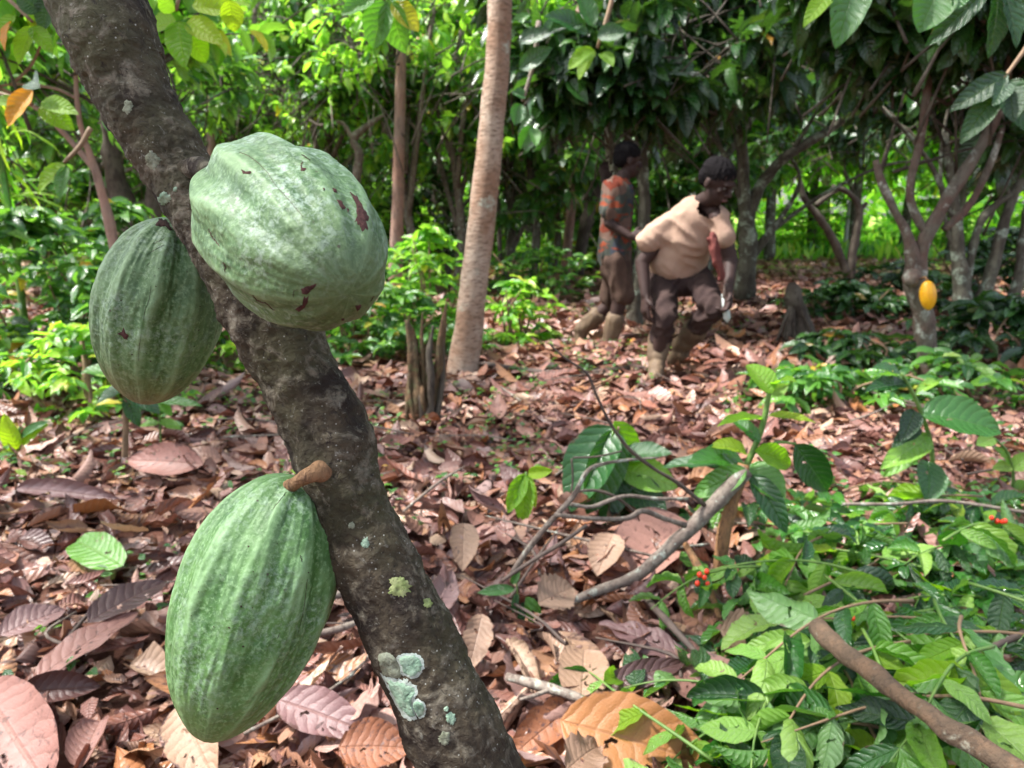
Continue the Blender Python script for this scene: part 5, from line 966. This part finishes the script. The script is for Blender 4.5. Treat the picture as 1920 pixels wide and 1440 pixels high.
def face_bits(e, ploc, g, r, f, u, s):
    for sx in (-1, 1): mobj('eye', ell_vf(g(sx*.031, .079, .006), (.012*s, .008*s, .007*s), r, u, 12, 8), M['eye'], e, ploc)
    for sx in (-1, 1): mobj('pupil', ell_vf(g(sx*.031, .0865, .005), (.0052*s, .002*s, .0058*s), r, u, 10, 6), M['hair'], e, ploc)
    mobj('mouth', ell_vf(g(0, .0945, -.058), (.024*s, .006*s, .009*s), r, u, 16, 8), M['lips'], e, ploc)
def hair(e, ploc, g, r, f, u, s, hi=.092):
    V, Fc = join([ell_vf(g(0, -.020, .052), (.084*s, .100*s, hi*s*.86), r, u), ell_vf(g(0, -.055, .015), (.078*s, .062*s, .075*s), r, u)]); return fuse('hair', [(V, Fc)], M['hair'], e, ploc, .005, 2, .004, 60)
# bending man in the pale shirt ---------------------------------------------------
YA = 4.15
def A(px, py, dy=0.): return PY(px, py, YA+dy)
ba = Vector((*A(1262, 690)[:2], 0)); man = empty('person', ba, 'person in pale peach T-shirt and rubber boots bending forward with a blade in hand', 'person')
hp, g, r, f, u = head(A(1345, 342, -.10), (.55, -.62, -.50), (.22, -.35, 1), .96)
RS, LS = A(1259, 420, .04), A(1347, 408, -.08)        # shoulders
RE, RW = A(1204, 492, .06), A(1210, 553, -.02); LE, LW = A(1370, 488, -.1), A(1366, 542, -.22)
NB = A(1316, 380, .0); PV = A(1272, 512, .16); CH = A(1300, 430, .02); RH, LH = A(1243, 520, .16), A(1303, 515, .14)
RK, RA = A(1247, 598, -.04), A(1232, 668, .02); LK, LA = A(1338, 578, -.12), A(1278, 648, .22)
sk = hp+[cap_vf(NB, A(1338, 368, -.08), .048, .052), ell_vf(CH+Vector((0, .02, 0)), (.09, .06, .12), (1, 0, -.1), (.3, 0, 1)), cap_vf(CH+Vector((0, .03, 0)), PV, .07, .08, sq=(1, .8)),
    cap_vf(RS, RE, .044, .040), cap_vf(RE, RW, .040, .026), cap_vf(LS, LE, .050, .040), cap_vf(LE, LW, .040, .026), cap_vf(RS, NB, .035, .035), cap_vf(LS, NB, .035, .035),
    cap_vf(RH, RK, .062, .046), cap_vf(RK, RA, .046, .036), cap_vf(LH, LK, .062, .046), cap_vf(LK, LA, .046, .036)]
sk += hand(RW, (.0, -.15, -1), (.5, .6, 0), (.3, -1, 0), 1.08, .55)+hand(LW, (-.05, -.35, -1), (-1, .1, 0), (0, -1, .1), 1.08, 1.05)
fuse('body', sk, M['skin'], man, ba, .0055, 3)
hair(man, ba, g, r, f, u, .96); face_bits(man, ba, g, r, f, u, .96)
sh = [ell_vf(A(1298, 430, .03), (.152, .12, .185), (1, -.1, -.1), (.3, -.1, 1)), cap_vf(A(1298, 440, .05), A(1270, 490, .12), .135, .148, sq=(1.12, .85), fwd=(1, 0, 0)), cap_vf(A(1270, 488, .12), A(1268, 496, .14), .142, .140, sq=(1.1, .9), fwd=(1, 0, 0)),
      cap_vf(RS, A(1217, 452, .06), .072, .074), cap_vf(A(1252, 438, .06), A(1300, 442, .04), .092, .11), cap_vf(LS, A(1358, 445, -.11), .054, .058), cap_vf(RS, A(1312, 388, .0), .064, .056), cap_vf(LS, A(1318, 392, -.02), .06, .062)]
fuse('shirt', sh, M['tshirt'], man, ba, .008, 6, .0065, 9.5, 2, fold=(.75, -.1, -.6), cut=[(A(1328, 382, -.14), .082), (A(1324, 368, -.03), .060)])
pn = [ell_vf(A(1272, 520, .16), (.152, .135, .115), (1, 0, 0), (0, 0, 1)), cap_vf(RH, RK, .086, .068), cap_vf(RK, A(1236, 645, .06), .068, .062), cap_vf(LH, LK, .088, .068), cap_vf(LK, A(1300, 620, .12), .066, .058)]
fuse('trousers', pn, M['trousers'], man, ba, .008, 3, .009, 9., 5, fold=(.5, 0, .5))
for an, top, toe, in ((RA, A(1236, 640, .06), A(1228, 708, -.12)), (LA, A(1304, 618, .10), A(1262, 676, .30))):
    d = (Vector(toe)-Vector(an)); fuse('boot', [cap_vf(an, top, .058, .072), cap_vf(Vector(an)-Vector((0, 0, .04)), Vector(toe), .05, .042, sq=(1, 1))], M['boot'], man, ba, .008, 3, .004, 14.)
fuse('red_shape', [cap_vf(A(1338, 447, -.22), A(1340, 470, -.24), .030, .040, sq=(1, .5)), cap_vf(A(1340, 470, -.24), A(1352, 518, -.24), .040, .026, sq=(1, .5)), cap_vf(A(1340, 462, -.24), A(1330, 448, -.24), .016, .012)], M['red_shape'], man, ba, .006, 2, .01, 16)  # unidentified reddish shape at the chest, modelled as a soft hanging piece
q = A(1362, 552, -.22); kn = empty('machete', q, 'machete with a pale blade hanging from the hand of the bending person', 'machete')
mobj('handle', cap_vf(A(1362, 535, -.22), A(1358, 556, -.22), .013, .012), M['twig_dark'], kn, q)
bp = [(1353, 552), (1362, 550), (1368, 575), (1370, 596), (1364, 606), (1357, 598), (1354, 575)]
V = [A(x, y, -.22) for x, y in bp]+[A(x, y, -.217) for x, y in bp]; k = len(bp)
mobj('blade', (V, [tuple(range(k)), tuple(range(2*k-1, k-1, -1))]+[(i, i+k, (i+1) % k+k, (i+1) % k) for i in range(k)]), M['metal'], kn, q)
# second man walking away to the right ---------------------------------------------
YB = 5.35
def B_(px, py, dy=0.): return PY(px, py, YB+dy)
bb = Vector((*B_(1140, 660)[:2], 0)); m2 = empty('person', bb, 'person in orange patterned shirt and brown shorts walking with one hand on a tree', 'person')
hp, g, r, f, u = head(B_(1178, 302), (1, .15, -.18), (.08, 0, 1), .94)
RS, LS = B_(1150, 352, -.10), B_(1160, 350, .14); RE, RW = B_(1142, 418, -.16), B_(1182, 444, -.22); LE, LW = B_(1140, 372, .30), B_(1134, 340, .40)
NB = B_(1160, 345, 0); PV = B_(1154, 488, 0); CH = B_(1158, 385, 0); RH, LH = B_(1156, 492, -.09), B_(1156, 492, .09); RK, RA = B_(1162, 565, -.10), B_(1142, 642, -.08); LK, LA = B_(1142, 572, .12), B_(1090, 618, .16)
sk = hp+[cap_vf(NB, B_(1172, 326), .052, .05), cap_vf(CH, PV, .11, .11, sq=(1, .9)), cap_vf(CH, NB, .1, .06), cap_vf(RS, RE, .046, .038), cap_vf(RE, RW, .038, .025), cap_vf(LS, LE, .046, .038), cap_vf(LE, LW, .038, .025), cap_vf(RS, NB, .05, .05), cap_vf(LS, NB, .05, .05),
    cap_vf(RH, RK, .078, .056), cap_vf(RK, RA, .054, .038), cap_vf(LH, LK, .078, .056), cap_vf(LK, LA, .054, .038)]
sk += hand(RW, (.85, -.2, .1), (.1, .2, -1), (0, .2, 1), 1., .8)+hand(LW, (-.05, .15, 1), (.3, 1, 0), (1, 0, .2), 1., .35)
fuse('body', sk, M['skin'], m2, bb, .006, 3)
hair(m2, bb, g, r, f, u, .94, .1); face_bits(m2, bb, g, r, f, u, .94)
fuse('shirt', [cap_vf(B_(1160, 368), B_(1154, 430), .128, .122, sq=(.85, 1.15), fwd=(1, 0, 0)), cap_vf(B_(1154, 430), B_(1152, 478), .122, .13, sq=(.9, 1.1), fwd=(1, 0, 0)), cap_vf(RS, B_(1146, 396, -.14), .075, .08), cap_vf(LS, B_(1146, 368, .24), .07, .072), cap_vf(RS, LS, .075, .075)], M['pattern'], m2, bb, .009, 4, .012, 7., 1)
fuse('shorts', [cap_vf(B_(1154, 478), B_(1156, 505), .122, .126, sq=(.9, 1.1), fwd=(1, 0, 0)), cap_vf(RH, B_(1168, 552, -.1), .092, .084), cap_vf(LH, B_(1146, 556, .11), .092, .084)], M['shorts'], m2, bb, .009, 4, .010, 8., 3)
for kk, an, toe in ((RK, RA, B_(1166, 660, -.08)), (LK, LA, B_(1082, 640, .16))):
    kk, an = Vector(kk), Vector(an); top = an.lerp(kk, .55)
    toe = Vector(toe) if toe is not None else an
    if an is not RA and toe.x < an.x: toe = an+Vector((-.02, 0, -.15))
    fuse('boot', [cap_vf(an, top, .055, .07), cap_vf(an-Vector((0, 0, .01)), toe, .05, .042)], M['boot'], m2, bb, .008, 3, .004, 14.)
# ------------------------------------------------------------------ light
W = bpy.data.worlds.new('World'); SC.world = W; W.use_nodes = True; nt = W.node_tree; bg = nt.nodes['Background']
sky = nt.nodes.new('ShaderNodeTexSky'); sky.sky_type = 'NISHITA'; sky.sun_disc = False
sv = Vector((-.62, .0, 1.1)).normalized()
sky.sun_elevation = math.asin(sv.z); sky.sun_rotation = math.atan2(sv.x, sv.y); sky.dust_density = 3.; sky.air_density = 1.
hs = nt.nodes.new('ShaderNodeHueSaturation'); hs.inputs['Saturation'].default_value = .55
nt.links.new(sky.outputs[0], hs.inputs['Color']); nt.links.new(hs.outputs[0], bg.inputs[0]); bg.inputs[1].default_value = .115
sl = bpy.data.lights.new('sun', 'SUN'); sl.energy = 3.4; sl.angle = R(5); sl.color = (1, .97, .92)
so = bpy.data.objects.new('sun', sl); COL.objects.link(so); so.rotation_euler = sv.to_track_quat('Z', 'Y').to_euler()
SC.view_settings.view_transform = 'Standard'; SC.view_settings.look = 'None'; SC.view_settings.exposure = 2.05; SC.view_settings.gamma = 1
SC.render.engine = 'CYCLES'; cy = SC.cycles
cy.max_bounces = 7; cy.diffuse_bounces = 4; cy.glossy_bounces = 2; cy.transmission_bounces = 4; cy.transparent_max_bounces = 4
